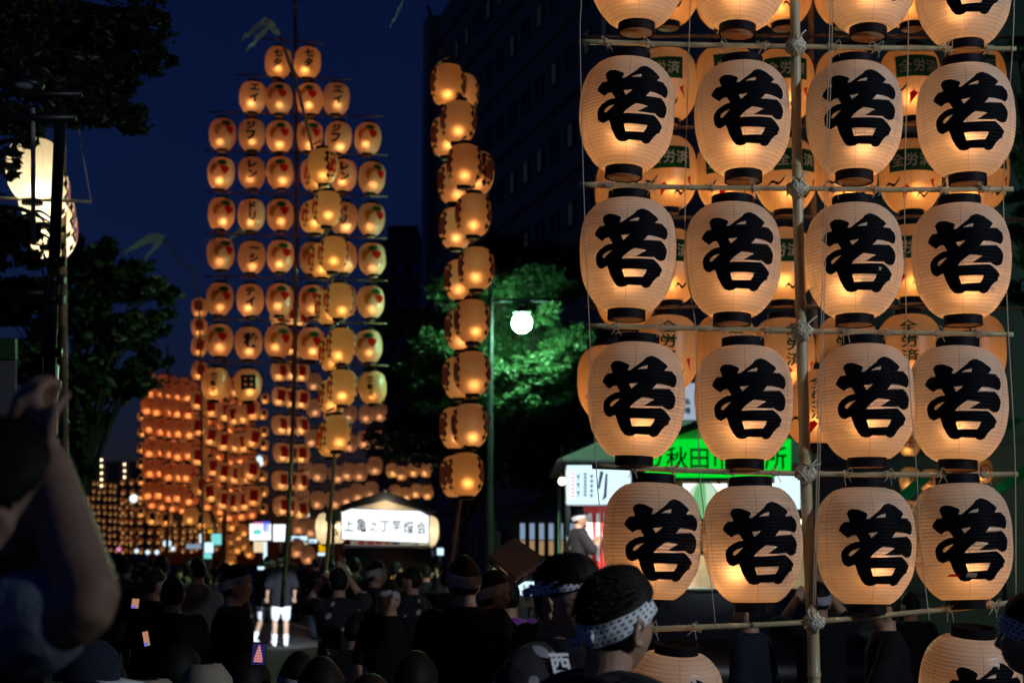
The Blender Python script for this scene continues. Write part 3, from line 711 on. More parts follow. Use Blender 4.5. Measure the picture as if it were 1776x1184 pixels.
frame('tall lantern frame at left with red fruit prints and black lettering on its lanterns', (490, 1060), YL,
      [(513, -160, YL), (512, 40, YL), (514, 300, YL), (512, 600, YL), (505, 800, YL), (497, 950, YL), (489, 1052, YL)], bl, .03,
      streamer=[[(486, 62, YL - .6), (462, 40, YL - .7), (440, 52, YL - .8), (415, 72, YL - .9)], [(470, 45, YL - .6), (448, 66, YL - .8), (425, 90, YL - .9)], [(700, 0, YL - .3), (688, 25, YL - .3), (676, 48, YL - .3)]])
for nm, y, cells in ROWS:
    for x, tx, cn in cells:
        dy = (x - 512) * .03 + random.uniform(-2.5, 2.5)
        what = f'black {tx}' if tx else 'red fruit print'
        if nm == 'first': what = 'topmost black 七夕'
        lantern('amber' if nm in ('first', 'ninth') else 'rose', P(x + ROWDX.get(nm, 0) + random.uniform(-1.5, 1.5), y + dy, YL + random.uniform(-.1, .1)),
                f'{what} lantern, {nm} row of tall left frame, {cn}', 'lanterns on the tall left frame', twist=R(random.uniform(-14, 14)),
                tilt=(R(random.uniform(-3, 3)), R(random.uniform(-4.5, 4.5))), decals=TXT[tx] if tx else FRUIT, light='rose%d' % random.randrange(3), detail=False)

# two frames seen edge-on, leaning and bending
def holly(flip=1):
    pts = [(-.10, .19), (-.05, .21), (.0, .17), (.03, .20), (.08, .13), (.06, .08), (.10, .03), (.05, -.02), (.08, -.08), (.03, -.14), (.05, -.18), (-.02, -.16), (-.05, -.20), (-.10, -.15), (-.06, -.1), (-.12, -.04), (-.08, .02), (-.13, .08), (-.09, .13)]
    inn = [(x * .62, z * .80) for x, z in pts[::-1]]
    b = fill_bm([[(x * flip, z) for x, z in pts], [(x * flip, z) for x, z in inn]])
    out = [('black_print', to_mesh('black_print', wrap(dice(b, .03, .03), .005), M['ink']))]
    out.append(blob_decal('red_print', [(-.05, .10), (.02, .09), (.05, .03), (.0, -.02), (.03, -.08), (-.03, -.1), (-.07, -.03), (-.04, .03)], 'ink_berry', .007))
    return out
HOLLY = holly()
def opposite(dec, a):
    """the same print again, farther round the lantern"""
    out = []
    for n, me in dec:
        m2 = me.copy(); m2.transform(Matrix.Rotation(a, 4, 'Z')); out.append((n, m2))
    return dec + out
HOLLY0 = HOLLY
HOLLY = opposite(HOLLY, R(150))
M['ink_plum'] = dye('ink_plum', (.14, .07, .12))
CREST0 = [HOLLY[0], blob_decal('plum_print', [(-.05, .11), (.03, .12), (.06, .04), (.04, -.03), (.05, -.09), (-.03, -.11), (-.07, -.03)], 'ink_plum', .007)]
CREST = opposite(CREST0, R(140))
K1 = [(560, 288), (568, 362), (578, 441), (588, 522), (592, 600), (594, 672), (583, 751)]
K1b = [(553, 303), (549, 376), (560, 452), (571, 534), (578, 614), (577, 688), (574, 762)]
Y1 = 21.0
frame('lantern frame seen edge-on, its cane bending left over the tall left frame', (565, 1000), Y1,
      [(485, 62, Y1 + .2), (512, 140, Y1 + .2), (540, 250, Y1 + .25), (560, 360, Y1 + .25), (580, 520, Y1 + .25), (588, 680, Y1 + .25), (580, 790, Y1 + .25), (568, 950, Y1 + .25), (563, 1010, Y1 + .25)],
      [[(x - 4, y - 44, Y1 - 1), (x - 22, y - 34, Y1 + 1.6)] for x, y in K1], .022, dark=False)
for k, (x, y) in enumerate(K1):
    lean = R([10, 4, 3, 2, 1, -1, -4][k])
    lantern('amber', P(x, y, Y1 - .28), f'golden lantern, {ORD[k]} from top, front column of left edge-on frame', 'lanterns on the left edge-on frame', yaw=R(-62 if k else -110), tilt=(0, lean), decals=HOLLY, light='amber', detail=False, s=.92)
for k, (x, y) in enumerate(K1b):
    lantern('amber', P(x, y, Y1 + .55), f'golden lantern, {ORD[k]} from top, rear column of left edge-on frame', 'lanterns on the left edge-on frame', yaw=R(-58), tilt=(0, R(3)), decals=HOLLY, light='amber', detail=False, s=.92)
K2 = [(777, 148), (795, 212), (806, 287), (821, 373), (826, 466), (819, 557), (819, 647), (815, 738), (807, 823)]
K2b = [(801, 163), (776, 238), (788, 318), (791, 396), (800, 486), (801, 572), (797, 655), (792, 742), (793, 826)]
Y2 = 17.6
frame('second lantern frame seen edge-on, right of the tall left frame', (775, 1010), Y2,
      [(742, 10, Y2 + .2), (765, 85, Y2 + .2), (790, 180, Y2 + .25), (815, 330, Y2 + .25), (822, 500, Y2 + .25), (815, 700, Y2 + .25), (797, 870, Y2 + .25), (783, 960, Y2 + .25), (777, 1015, Y2 + .25)],
      [[(x + 2, y - 50, Y2 - .9), (x - 18, y - 38, Y2 + 1.4)] for x, y in K2], .02)
for k, (x, y) in enumerate(K2):
    lantern('amber' if k in (0, 8) else 'rose', P(x, y, Y2 - .28), f'orange lantern, {ORD[k]} from top, front column of right edge-on frame', 'lanterns on the right edge-on frame', yaw=R(-64), tilt=(0, R([6, 5, 4, 2, 0, -1, -2, -3, -4][k])), decals=CREST, light='amber', detail=False, s=.93)
for k, (x, y) in enumerate(K2b):
    lantern('rose', P(x, y, Y2 + .5), f'orange lantern, {ORD[k]} from top, rear column of right edge-on frame', 'lanterns on the right edge-on frame', yaw=R(-55), tilt=(0, R(2)), decals=CREST, light='rose', detail=False, s=.93)
lantern('rose', P(825, 300, Y2 + .45), 'orange lantern beside the third one of the right edge-on frame, right side', 'lanterns on the right edge-on frame', yaw=R(50), decals=CREST, light='rose', detail=False)

# frames farther away: each lantern is one body with its two collars, its light inside
def far_body(paper_key, seg=14, n=12):
    bm = body_bm(n, seg)
    for z, r in ((LH / 2 + .02, .0965), (-LH / 2 - .02, .0865)):
        lathe(bm, [(r, z - .022), (r, z + .022)], seg, 1)
    return to_mesh('paper_lantern', bm, [M['paper_' + paper_key], M['lacquer']])
FB = {k: far_body(k) for k in ('rose', 'amber', 'pale', 'red')}
PANEL = ('red_panel', None)
def panel(w, h, m, zc=.02):
    b = bmesh.new(); poly(b, [(-w / 2, 0, zc - h / 2), (w / 2, 0, zc - h / 2), (w / 2, 0, zc + h / 2), (-w / 2, 0, zc + h / 2)]); return to_mesh('printed_panel', wrap(dice(b, .03, .05), .006), M[m])
M['ink_crimson'] = dye('ink_crimson', (.30, .016, .016))
PN = {'crimson': panel(.20, .28, 'ink_crimson'), 'black': panel(.17, .24, 'ink', .05)}
b = fill_bm([[(.11 * math.cos(a), .11 * math.sin(a) + .04) for a in [2 * math.pi * k / 16 for k in range(16)]]]); PN['disc'] = to_mesh('printed_disc', wrap(dice(b, .03, .04), .006), M['ink_crimson'])
b = fill_bm([[(.05 + .10 * math.cos(a), .05 + .12 * math.sin(a)) for a in [2 * math.pi * k / 16 for k in range(16)]], [(.02 + .06 * math.cos(a), .05 + .08 * math.sin(a)) for a in [2 * math.pi * k / 12 for k in range(12)]]]); PN['ring'] = to_mesh('printed_ring', wrap(dice(b, .03, .04), .006), M['ink_crimson'])
def far_lantern(key, x, y, Y, label, group, dec=None, yaw=0.0, s=1.0, light=None):
    x += random.uniform(-2, 2); y += random.uniform(-2.5, 2.5)
    o = link('paper_lantern', FB[key], None, P(x, y, Y), (R(random.uniform(-4, 4)), R(random.uniform(-9, 9)), yaw + R(random.uniform(-18, 18)))); o.scale = (s, s, s)
    tag(o, label, 'lantern', group)
    l = bpy.data.objects.new('candle_light', LIGHTS[light or key]); col.objects.link(l); l.parent = o; l.location = (random.uniform(-.03, .03), random.uniform(-.03, .03), -LH / 2 + .14)
    if dec: link(PN[dec].name.split('.')[0], PN[dec], o)
    return o
LIGHTS['far'] = light_data('candle_light', 1.0, (1, .50, .18), .045)
LIGHTS['farpale'] = light_data('candle_light', .62, (1, .50, .24), .045)
def grid(key, rows, Yf, desc, group, dec, light='far', yaw=0.0, s=1.0, bar=True, pole=None, flabel=None):
    """rows: lists of (px, py); one frame with its crossbars and lanterns"""
    if flabel:
        xs = [q[0] for r in rows for q in r]; ys = [q[1] for r in rows for q in r]; xm = pole or sum(xs) / len(xs)
        frame(flabel, (xm, 1000), Yf(xm), [(xm, min(ys) - 60, Yf(xm) + .3), (xm, max(ys), Yf(xm) + .3), (xm - 4, 1040, Yf(xm) + .3)],
              [[(r[0][0] - 12, r[0][1] - .33 * F / Yf(r[0][0]) , Yf(r[0][0])), (r[-1][0] + 12, r[-1][1] - .33 * F / Yf(r[-1][0]), Yf(r[-1][0]))] for r in rows if len(r) > 1], .03)
    for i, r in enumerate(rows):
        for j, (x, y) in enumerate(r):
            cn = ORD[j] + ' from left' if len(r) > 1 else 'on its own'
            d = dec(i, j) if callable(dec) else dec
            far_lantern(key, x, y, Yf(x), f'{desc}, {ORD[i]} row, {cn}', group, d, yaw, s, light)
g1 = [[(x + (1 if k % 2 else -1), y + dy) for x, dy in ((485, 0), (504, 2), (522, 4))] for k, y in enumerate((548, 597, 643, 688, 736, 783, 832, 878))]
grid('pale', g1, lambda x: 41 + (x - 485) * .02, 'red panelled pinkish lantern behind left pole', 'red panelled lanterns behind the left pole', 'crimson', yaw=R(28), flabel='far frame of pinkish red panelled lanterns behind the left pole')
g2 = [[(544, 663), (607, 672), (634, 670), (657, 668)], [(544, 710), (572, 714), (607, 719), (634, 717), (657, 714)], [(544, 758), (572, 762), (607, 767), (634, 765), (657, 760)],
      [(532, 814), (554, 818), (584, 822), (603, 816), (624, 816), (650, 810)], [(525, 860), (552, 865), (577, 865), (599, 860), (620, 854), (643, 850)], [(517, 912), (540, 918)], [(514, 953), (534, 960)]]
grid('pale', g2, lambda x: 44.0, 'plain pale lantern behind the lit float', 'pale lanterns behind the float', None, 'farpale', flabel='far frame of plain pale lanterns behind the lit float', pole=590)
g3 = [[(687, 779), (709, 779)], [(678, 816), (698, 818), (719, 816), (739, 814)], [(687, 853), (702, 855), (721, 853), (740, 852)]]
grid('pale', g3, lambda x: 56.0, 'small pale lantern above float roof', 'small pale lanterns above the float roof', None, 'far', flabel='small far frame of pale lanterns above the float roof')
g4 = [[(x, y + (x - 258) * .12) for x in (258, 276, 293, 309, 325)] for y in (674, 704, 739, 776, 813, 851)]
grid('red', g4, lambda x: 45 - (x - 258) * .03, 'ring printed reddish lantern, far left cluster', 'ring printed lanterns far left', 'ring', yaw=R(20), flabel='far frame of reddish ring printed lanterns at left')
g5 = [[(345, 535)], [(346, 569)], [(345, 602)]] + [[(345, y), (367, y + 14), (390, y + 25), (409, y + 28), (425, y + 28), (438, y + 20)] for y in (645, 692, 741, 793, 842)]
grid('rose', g5, lambda x: 41 - (x - 345) * .02, 'red panelled orange lantern under tall left frame', 'red panelled orange lanterns', 'crimson', yaw=R(15), flabel='far sagging frame of red panelled orange lanterns')
frame('thin far cane with pale paper streamers left of the tall left frame', (352, 1000), 33, [(285, 412, 33), (318, 462, 33), (345, 520, 33), (352, 1040, 33)], [], .02, streamer=[[(286, 412, 32.8), (262, 414, 32.7), (240, 424, 32.6), (214, 440, 32.5)], [(284, 414, 32.8), (268, 430, 32.7), (250, 450, 32.6)], [(440, 395, 32), (415, 402, 32), (398, 416, 32)]])
g5b = [[(x, y + dy) for x, dy in ((335, 2), (357, 10), (379, 20), (400, 27), (417, 28), (433, 25))] for y in (668, 716, 767, 817, 862)]
grid('red', g5b, lambda x: 52.0, 'plain reddish lantern between red panelled rows', 'plain reddish lanterns deeper in the left cluster', None, 'far', flabel='deeper far frame of plain reddish lanterns')
g4b = [[(x, y + (x - 262) * .12) for x in (262, 281, 299, 317)] for y in (658, 690, 722, 758, 796, 833, 872)]
grid('red', g4b, lambda x: 56.0, 'plain orange lantern behind ring printed rows', 'plain orange lanterns deeper far left', None, 'far', flabel='deeper far frame of plain orange lanterns at far left')
g6 = [[(246, y)] for y in (721, 748, 776, 805, 832, 859, 886)]
grid('amber', g6, lambda x: 76.0, 'black panelled golden lantern, far left edge', 'black panelled lanterns far left', 'black', 'far')
g7 = [[(458, y)] for y in (692, 719, 746, 772, 800, 827, 852, 880)]
grid('amber', g7, lambda x: 74.0, 'black panelled golden lantern by left pole', 'black panelled lanterns near the left pole', 'black', 'far')
g8 = [[(417, 842)], [(394, 860), (408, 852)], [(395, 883), (408, 874), (420, 870)], [(383, 893), (396, 890), (409, 900), (421, 893)], [(386, 915), (400, 909), (420, 921)], [(383, 936), (401, 938), (413, 930)], [(397, 955), (411, 950), (425, 944)], [(398, 972), (432, 958)]]
grid('amber', g8, lambda x: 63.0, 'golden lantern, leaning cluster by white stalls', 'golden lanterns by the far stalls', None, 'far', flabel='leaning far frame of small golden lanterns by white stalls')
for k, (x, y, Y, d) in enumerate(((332, 893, 44, None), (352, 902, 46, 'black'), (265, 897, 55, 'black'), (287, 899, 55, 'black'))):
    far_lantern('amber', x, y, Y, f'dull amber lantern hanging low over the dark far crowd, {ORD[k]} of four', 'low amber lanterns over the crowd', d, 0, 1, 'far')
# the farthest frames: more lanterns than can be told apart
M['far_paper'] = glow('far_lantern_paper', (1, .36, .09), .12); M['far_core'] = glow('far_lantern_flame', (1, .50, .17), .75); M['far_red'] = glow('far_red_print', (1, .05, .03), .13)
bm = bmesh.new()
def far_dot(x, y, Y, red=False):
    c = P(x, y, Y); w = .21
    sphere(bm, c, .20, 1, 0, (1, 1, 1.2)); sphere(bm, c + Vector((0, -.17, -.10)), .07, 1, 1)
    if red: sphere(bm, c + Vector((0, -.15, .08)), .11, 1, 2)
for i in range(10):
    for j in range(10):
        if i < 2 and j > 5: continue
        far_dot(153 + j * 9.5 + random.uniform(-1.5, 1.5), 838 + i * 12.5 + j * .6 + random.uniform(-1.5, 1.5), 150)
for i in range(8):
    for j in range(5):
        far_dot(213 + j * 15.5 + (i % 2) * 1, 836 + i * 17, 105, True)
for i in range(5):
    for j in range(9):
        far_dot(282 + j * 12 + random.uniform(-3, 3), 908 + i * 11 + random.uniform(-2, 2), 110)
tag(obj('lantern_field', bm, [M['far_paper'], M['far_core'], M['far_red']]), 'mass of tiny glowing lanterns at the far end of the street', 'lanterns', kind='stuff')

# small crest lanterns seen low between the near lanterns at right
M['ink_crest'] = dye('ink_crest', (.16, .05, .02))
bm = fill_bm([[(.12 * math.cos(a), .12 * math.sin(a) + .02) for a in [2 * math.pi * k / 20 for k in range(20)]], [(.09 * math.cos(a), .09 * math.sin(a) + .02) for a in [2 * math.pi * k / 20 for k in range(20)]]])
b2_ = bmesh.new(); poly(b2_, [(-.018, 0, -.07), (.018, 0, -.07), (.018, 0, .11), (-.018, 0, .11)]); b3_ = bmesh.new(); poly(b3_, [(-.09, 0, .002), (.09, 0, .002), (.09, 0, .038), (-.09, 0, .038)])
PN['crest'] = to_mesh('printed_crest', wrap(dice(bm, .03, .03), .006), M['ink_crest'])
PN['cross'] = to_mesh('printed_cross', wrap(dice(join_bm([b2_, b3_]), .03, .03), .009), M['ink_red'])
for k, (x, y, nm) in enumerate(((1576, 771, 'highest'), (1577, 833, 'left of the middle pair'), (1614, 833, 'right of the middle pair'), (1657, 818, 'under the fourth row lantern'), (1704, 818, 'rightmost'), (1579, 890, 'lowest of the left column'), (1582, 950, 'above the lowest crossbar'))):
    o = far_lantern('amber', x, y, 33, f'small crest lantern seen between near lanterns at right, {nm}', 'small crest lanterns at right', 'crest', 0, 1, 'far'); link('printed_cross', PN['cross'], o)
for k, (x, y, nm) in enumerate(((1222, 1096, 'below the lowest crossbar'), (1176, 1092, 'half hidden by the near man'), (1400, 745 + 330, 'beside the near pole foot'))):
    o = far_lantern('amber', x, y, 24 + k, f'small crest lantern glowing low {nm}', 'small crest lanterns low down', 'crest', 0, .9, 'far'); link('printed_cross', PN['cross'], o)

# the white electric lanterns high on the left
g = empty('bamboo_lantern_frame', P(120, 975, 13.4)); tag(g, 'lantern frame behind the left lamp post with a rope and one crossbar showing', 'lantern frame', 'bamboo lantern frames'); o0_ = g.location.copy()
bm = bamboo_bm([P(-20, 343, 13) - o0_, P(158, 350, 13) - o0_], .014, .014, 8, .3); obj('crossbar', bm, M['bamboo'], g)
bm = bmesh.new(); tube(bm, smooth_line([P(130, 150, 13) - o0_, P(136, 220, 13) - o0_, P(158, 350, 13) - o0_], 5), .005, 5); obj('guy_string', bm, M['string'], g)
obj('pole', bamboo_bm([P(108, 60, 13.8) - o0_, P(112, 600, 13.8) - o0_, P(116, 1040, 13.8) - o0_], .025, .03, 8, .4), M['bamboo_dark'], g)
for k, (x, y, Y, nm) in enumerate(((58, 294, 13.0, 'nearest'), (76, 338, 13.5, 'second'), (87, 378, 14.0, 'third'), (92, 402, 14.4, 'fourth and lowest'))):
    lantern('white', P(x, y, Y), f'bright white lantern behind the left lamp post, {nm} of its leaning column', 'white lanterns behind the left lamp post', yaw=R(80), tilt=(0, R(-4)), decals=CREST0 if k else (), light='white', detail=False, s=1.0 if k else 1.02)
# ---------------------------------------------------------------- people
M['skin'] = mat('skin', (.42, .25, .17), .55, var=.2, nscale=24, bump=.15)
M['hair'] = mat('black_hair', (.006, .0055, .005), .62, var=.4, nscale=60, spec=.18)
M['black_cloth'] = mat('black_cloth', (.010, .010, .013), .9, var=.4, nscale=30, bump=.4)
M['navy_cloth'] = mat('navy_cloth', (.014, .018, .032), .9, var=.4, nscale=30, bump=.4)
M['grey_cloth'] = mat('grey_cloth', (.10, .10, .11), .9, var=.3, nscale=30, bump=.4)
M['towel'] = mat('dimmed_white_towel', (.36, .37, .40), .9, var=.15, nscale=30, bump=.4)  # white towel with shade put into its colour, so crowd headbands look less lit
M['white_cloth'] = mat('white_cloth', (.74, .76, .80), .85, var=.08, nscale=30, bump=.4)
M['brown_cloth'] = mat('brown_cloth', (.10, .06, .035), .9, var=.3, nscale=30)
M['tan_cloth'] = mat('tan_cloth', (.30, .26, .20), .9, var=.2, nscale=40, bump=.4)
M['purple_cloth'] = mat('purple_cloth', (.14, .03, .30), .8, var=.2)
def spotted(name, base, dot, scale, size):
    t = NT(name); p = t.n('BsdfPrincipled'); v = t.n('TexVoronoi'); v.inputs['Scale'].default_value = scale; t.l(t.coord(), v.inputs['Vector'])
    n = t.noise(scale * 1.3, 2); d = t.math('ADD', v.outputs['Distance'], t.math('MULTIPLY', t.math('SUBTRACT', n, .5), .5))
    t.l(t.mix(t.math('LESS_THAN', d, size), base, dot), p.inputs['Base Color']); p.inputs['Roughness'].default_value = .9; return t.out(p.outputs[0])
M['happi_spots'] = spotted('happi_cloth_spotted', (.010, .010, .014), (.42, .42, .44), 9, .22)
M['happi_check'] = spotted('happi_cloth_check', (.010, .010, .014), (.22, .20, .24), 11, .30)
def dotted(name):
    """white towelling with rows of navy dots, laid out along the band"""
    t = NT(name); p = t.n('BsdfPrincipled'); uv = t.n('UVMap'); s = t.n('SeparateXYZ'); t.l(uv.outputs[0], s.inputs[0])
    row = t.math('FLOOR', s.outputs[1]); x = t.math('ADD', s.outputs[0], t.math('MULTIPLY', t.math('MODULO', row, 2.0), .5))
    dx = t.math('SUBTRACT', t.math('FRACT', x), .5); dy = t.math('SUBTRACT', t.math('FRACT', s.outputs[1]), .5)
    d = t.math('SQRT', t.math('ADD', t.math('MULTIPLY', dx, dx), t.math('MULTIPLY', dy, dy)))
    t.l(t.mix(t.math('LESS_THAN', d, .255), (.80, .84, .88), (.012, .016, .035)), p.inputs['Base Color']); p.inputs['Roughness'].default_value = .9
    b = t.n('Bump'); b.inputs['Strength'].default_value = .3; b.inputs['Distance'].default_value = .003; t.l(t.noise(90, 3), b.inputs['Height']); t.l(b.outputs[0], p.inputs['Normal'])
    return t.out(p.outputs[0])
M['dotted'] = dotted('dotted_towel')

HB = .232                                                       # chin to crown
def head_pt(az, el):
    """a point on the head; az from the face (+y) towards the right ear (+x), el upwards"""
    x, y, z = .077 * math.sin(az) * math.cos(el), .097 * math.cos(az) * math.cos(el), .116 * math.sin(el)
    g = lambda v, w: math.exp(-(v / w) ** 2)
    if z < -.015:                                               # jaw narrows, chin stays forward
        k = min(1, (-z - .015) / .10); x *= 1 - .30 * k * k
        if y > 0: y += .010 * k
        if y < 0: y *= 1 - .35 * k
    if z > 0: x *= 1 + .05 * g(z - .04, .05)
    if y < 0: y *= 1.04; 
    if y > 0:
        f = math.cos(az) ** 2 if abs(az) < math.pi / 2 else 0
        y -= .004 * f
        y += .006 * g(z - .030, .012) * g(abs(x) - .025, .022)                                   # brow
        y -= .012 * g(z - .010, .013) * g(abs(x) - .032, .016)                                   # eye socket
        y += .005 * g(z + .018, .020) * g(abs(x) - .045, .018)                                   # cheekbone
        w = .010 + .008 * max(0, min(1, (.02 - z) / .05))
        if -.034 < z < .028: y += .026 * ((.028 - z) / .062) ** 1.15 * g(x, w)                    # nose
        elif -.046 <= z <= -.034: y += .026 * (1 - (-.034 - z) / .012) * g(x, w)
        y += .007 * g(z + .058, .006) * g(x, .022) + .007 * g(z + .071, .006) * g(x, .019)       # lips
        y -= .004 * g(z + .0645, .003) * g(x, .024)
        y += .008 * g(z + .098, .014) * g(x, .022)                                               # chin
    return Vector((x, y, z))
def head_bm(nu=44, nv=36):
    bm = bmesh.new(); rows = []
    for j in range(1, nv):
        el = -math.pi / 2 + math.pi * j / nv
        rows.append([bm.verts.new(head_pt(2 * math.pi * i / nu - math.pi, el)) for i in range(nu)])
    lo, hi = bm.verts.new(head_pt(0, -math.pi / 2)), bm.verts.new(head_pt(0, math.pi / 2))
    for a, b in zip(rows, rows[1:]):
        for i in range(nu): bm.faces.new((a[i], b[i], b[(i + 1) % nu], a[(i + 1) % nu]))
    for i in range(nu):
        bm.faces.new((lo, rows[0][i], rows[0][(i + 1) % nu])); bm.faces.new((hi, rows[-1][(i + 1) % nu], rows[-1][i]))
    return bm
def ears(bm):
    for sx in (-1, 1):
        o = Vector((sx * .076, -.012, -.016)); pts = []
        for i in range(15):
            a = math.pi * (-.62 + 1.55 * i / 14)
            pts.append(o + Vector((sx * (.010 + .006 * math.sin(a)), -.006 - .015 * math.cos(a * .9 - .2), .030 * math.sin(a) * 1.0)))
        tube(bm, pts, [.0062] * 15, 8)
        sphere(bm, o + Vector((sx * .003, -.008, 0)), .022, 2, 0, (.34, .85, 1.3))
        sphere(bm, o + Vector((sx * .007, .004, -.027)), .0105, 2, 0, (.6, 1, 1))
        sphere(bm, o + Vector((sx * .008, .008, -.004)), .006, 1, 0, (.6, 1, 1.2))
def loft(bm, rings, seg=18):
    """rings: (centre, half width, half depth)"""
    R_ = [[bm.verts.new(Vector(c) + Vector((hw * math.cos(2 * math.pi * k / seg), hd * math.sin(2 * math.pi * k / seg), 0))) for k in range(seg)] for c, hw, hd in rings]
    for a, b in zip(R_, R_[1:]):
        for k in range(seg): bm.faces.new((a[k], a[(k + 1) % seg], b[(k + 1) % seg], b[k]))
    bm.faces.new(R_[0][::-1]); bm.faces.new(R_[-1])
def limb(bm, pts, rads, seg=12):
    P_ = smooth_line(pts, 4); n = len(P_); rr = [crom(list(range(len(rads))), rads, i / (n - 1) * (len(rads) - 1)) for i in range(n)]
    tube(bm, P_, rr, seg)
    sphere(bm, pts[0], rads[0] * .98, 2); sphere(bm, pts[-1], rads[-1] * .98, 2)
def fused(bm, voxel, mat_, name, it=4):
    """one continuous skin over the overlapping pieces"""
    me = bpy.data.meshes.new(name); bm.to_mesh(me); bm.free(); o = bpy.data.objects.new(name, me); col.objects.link(o)
    m = o.modifiers.new('r', 'REMESH'); m.mode = 'VOXEL'; m.voxel_size = voxel
    s = o.modifiers.new('s', 'SMOOTH'); s.iterations = it; s.factor = .5
    out = bpy.data.meshes.new_from_object(o.evaluated_get(_dg())); bpy.data.objects.remove(o); bpy.data.meshes.remove(me)
    out.name = name; out.materials.clear(); out.materials.append(mat_); out.shade_smooth(); return out
def hand(bm, wrist, dirn, palm_n, s=1.0, curl=.5):
    """palm, four unequal bent fingers and a thumb from the side of the palm"""
    d = Vector(dirn).normalized(); n = Vector(palm_n).normalized(); n = (n - d * n.dot(d)).normalized(); w = d.cross(n)
    W = Vector(wrist)
    for k in range(4):
        o = (k - 1.5) * .019 * s
        limb(bm, [W + w * o * .6, W + w * o + d * .085 * s], [.014 * s, .0115 * s], 8)
        L = (.068, .078, .073, .055)[k] * s; b = W + w * o + d * .088 * s
        p1 = b + (d * math.cos(curl * .5) + n * math.sin(curl * .5)) * L * .45; p2 = p1 + (d * math.cos(curl * 1.3) + n * math.sin(curl * 1.3)) * L * .32; p3 = p2 + (d * math.cos(curl * 2) + n * math.sin(curl * 2)) * L * .25
        tube(bm, [b, p1, p2, p3], [.0095 * s, .0088 * s, .008 * s, .006 * s], 7)
    t0 = W - w * .030 * s + d * .03 * s; t1 = t0 - w * .022 * s + d * .028 * s + n * .012 * s; t2 = t1 + d * .028 * s + n * .018 * s * (1 + curl)
    tube(bm, [W + d * .01 * s, t0, t1, t2], [.013 * s, .0125 * s, .0105 * s, .0075 * s], 8)

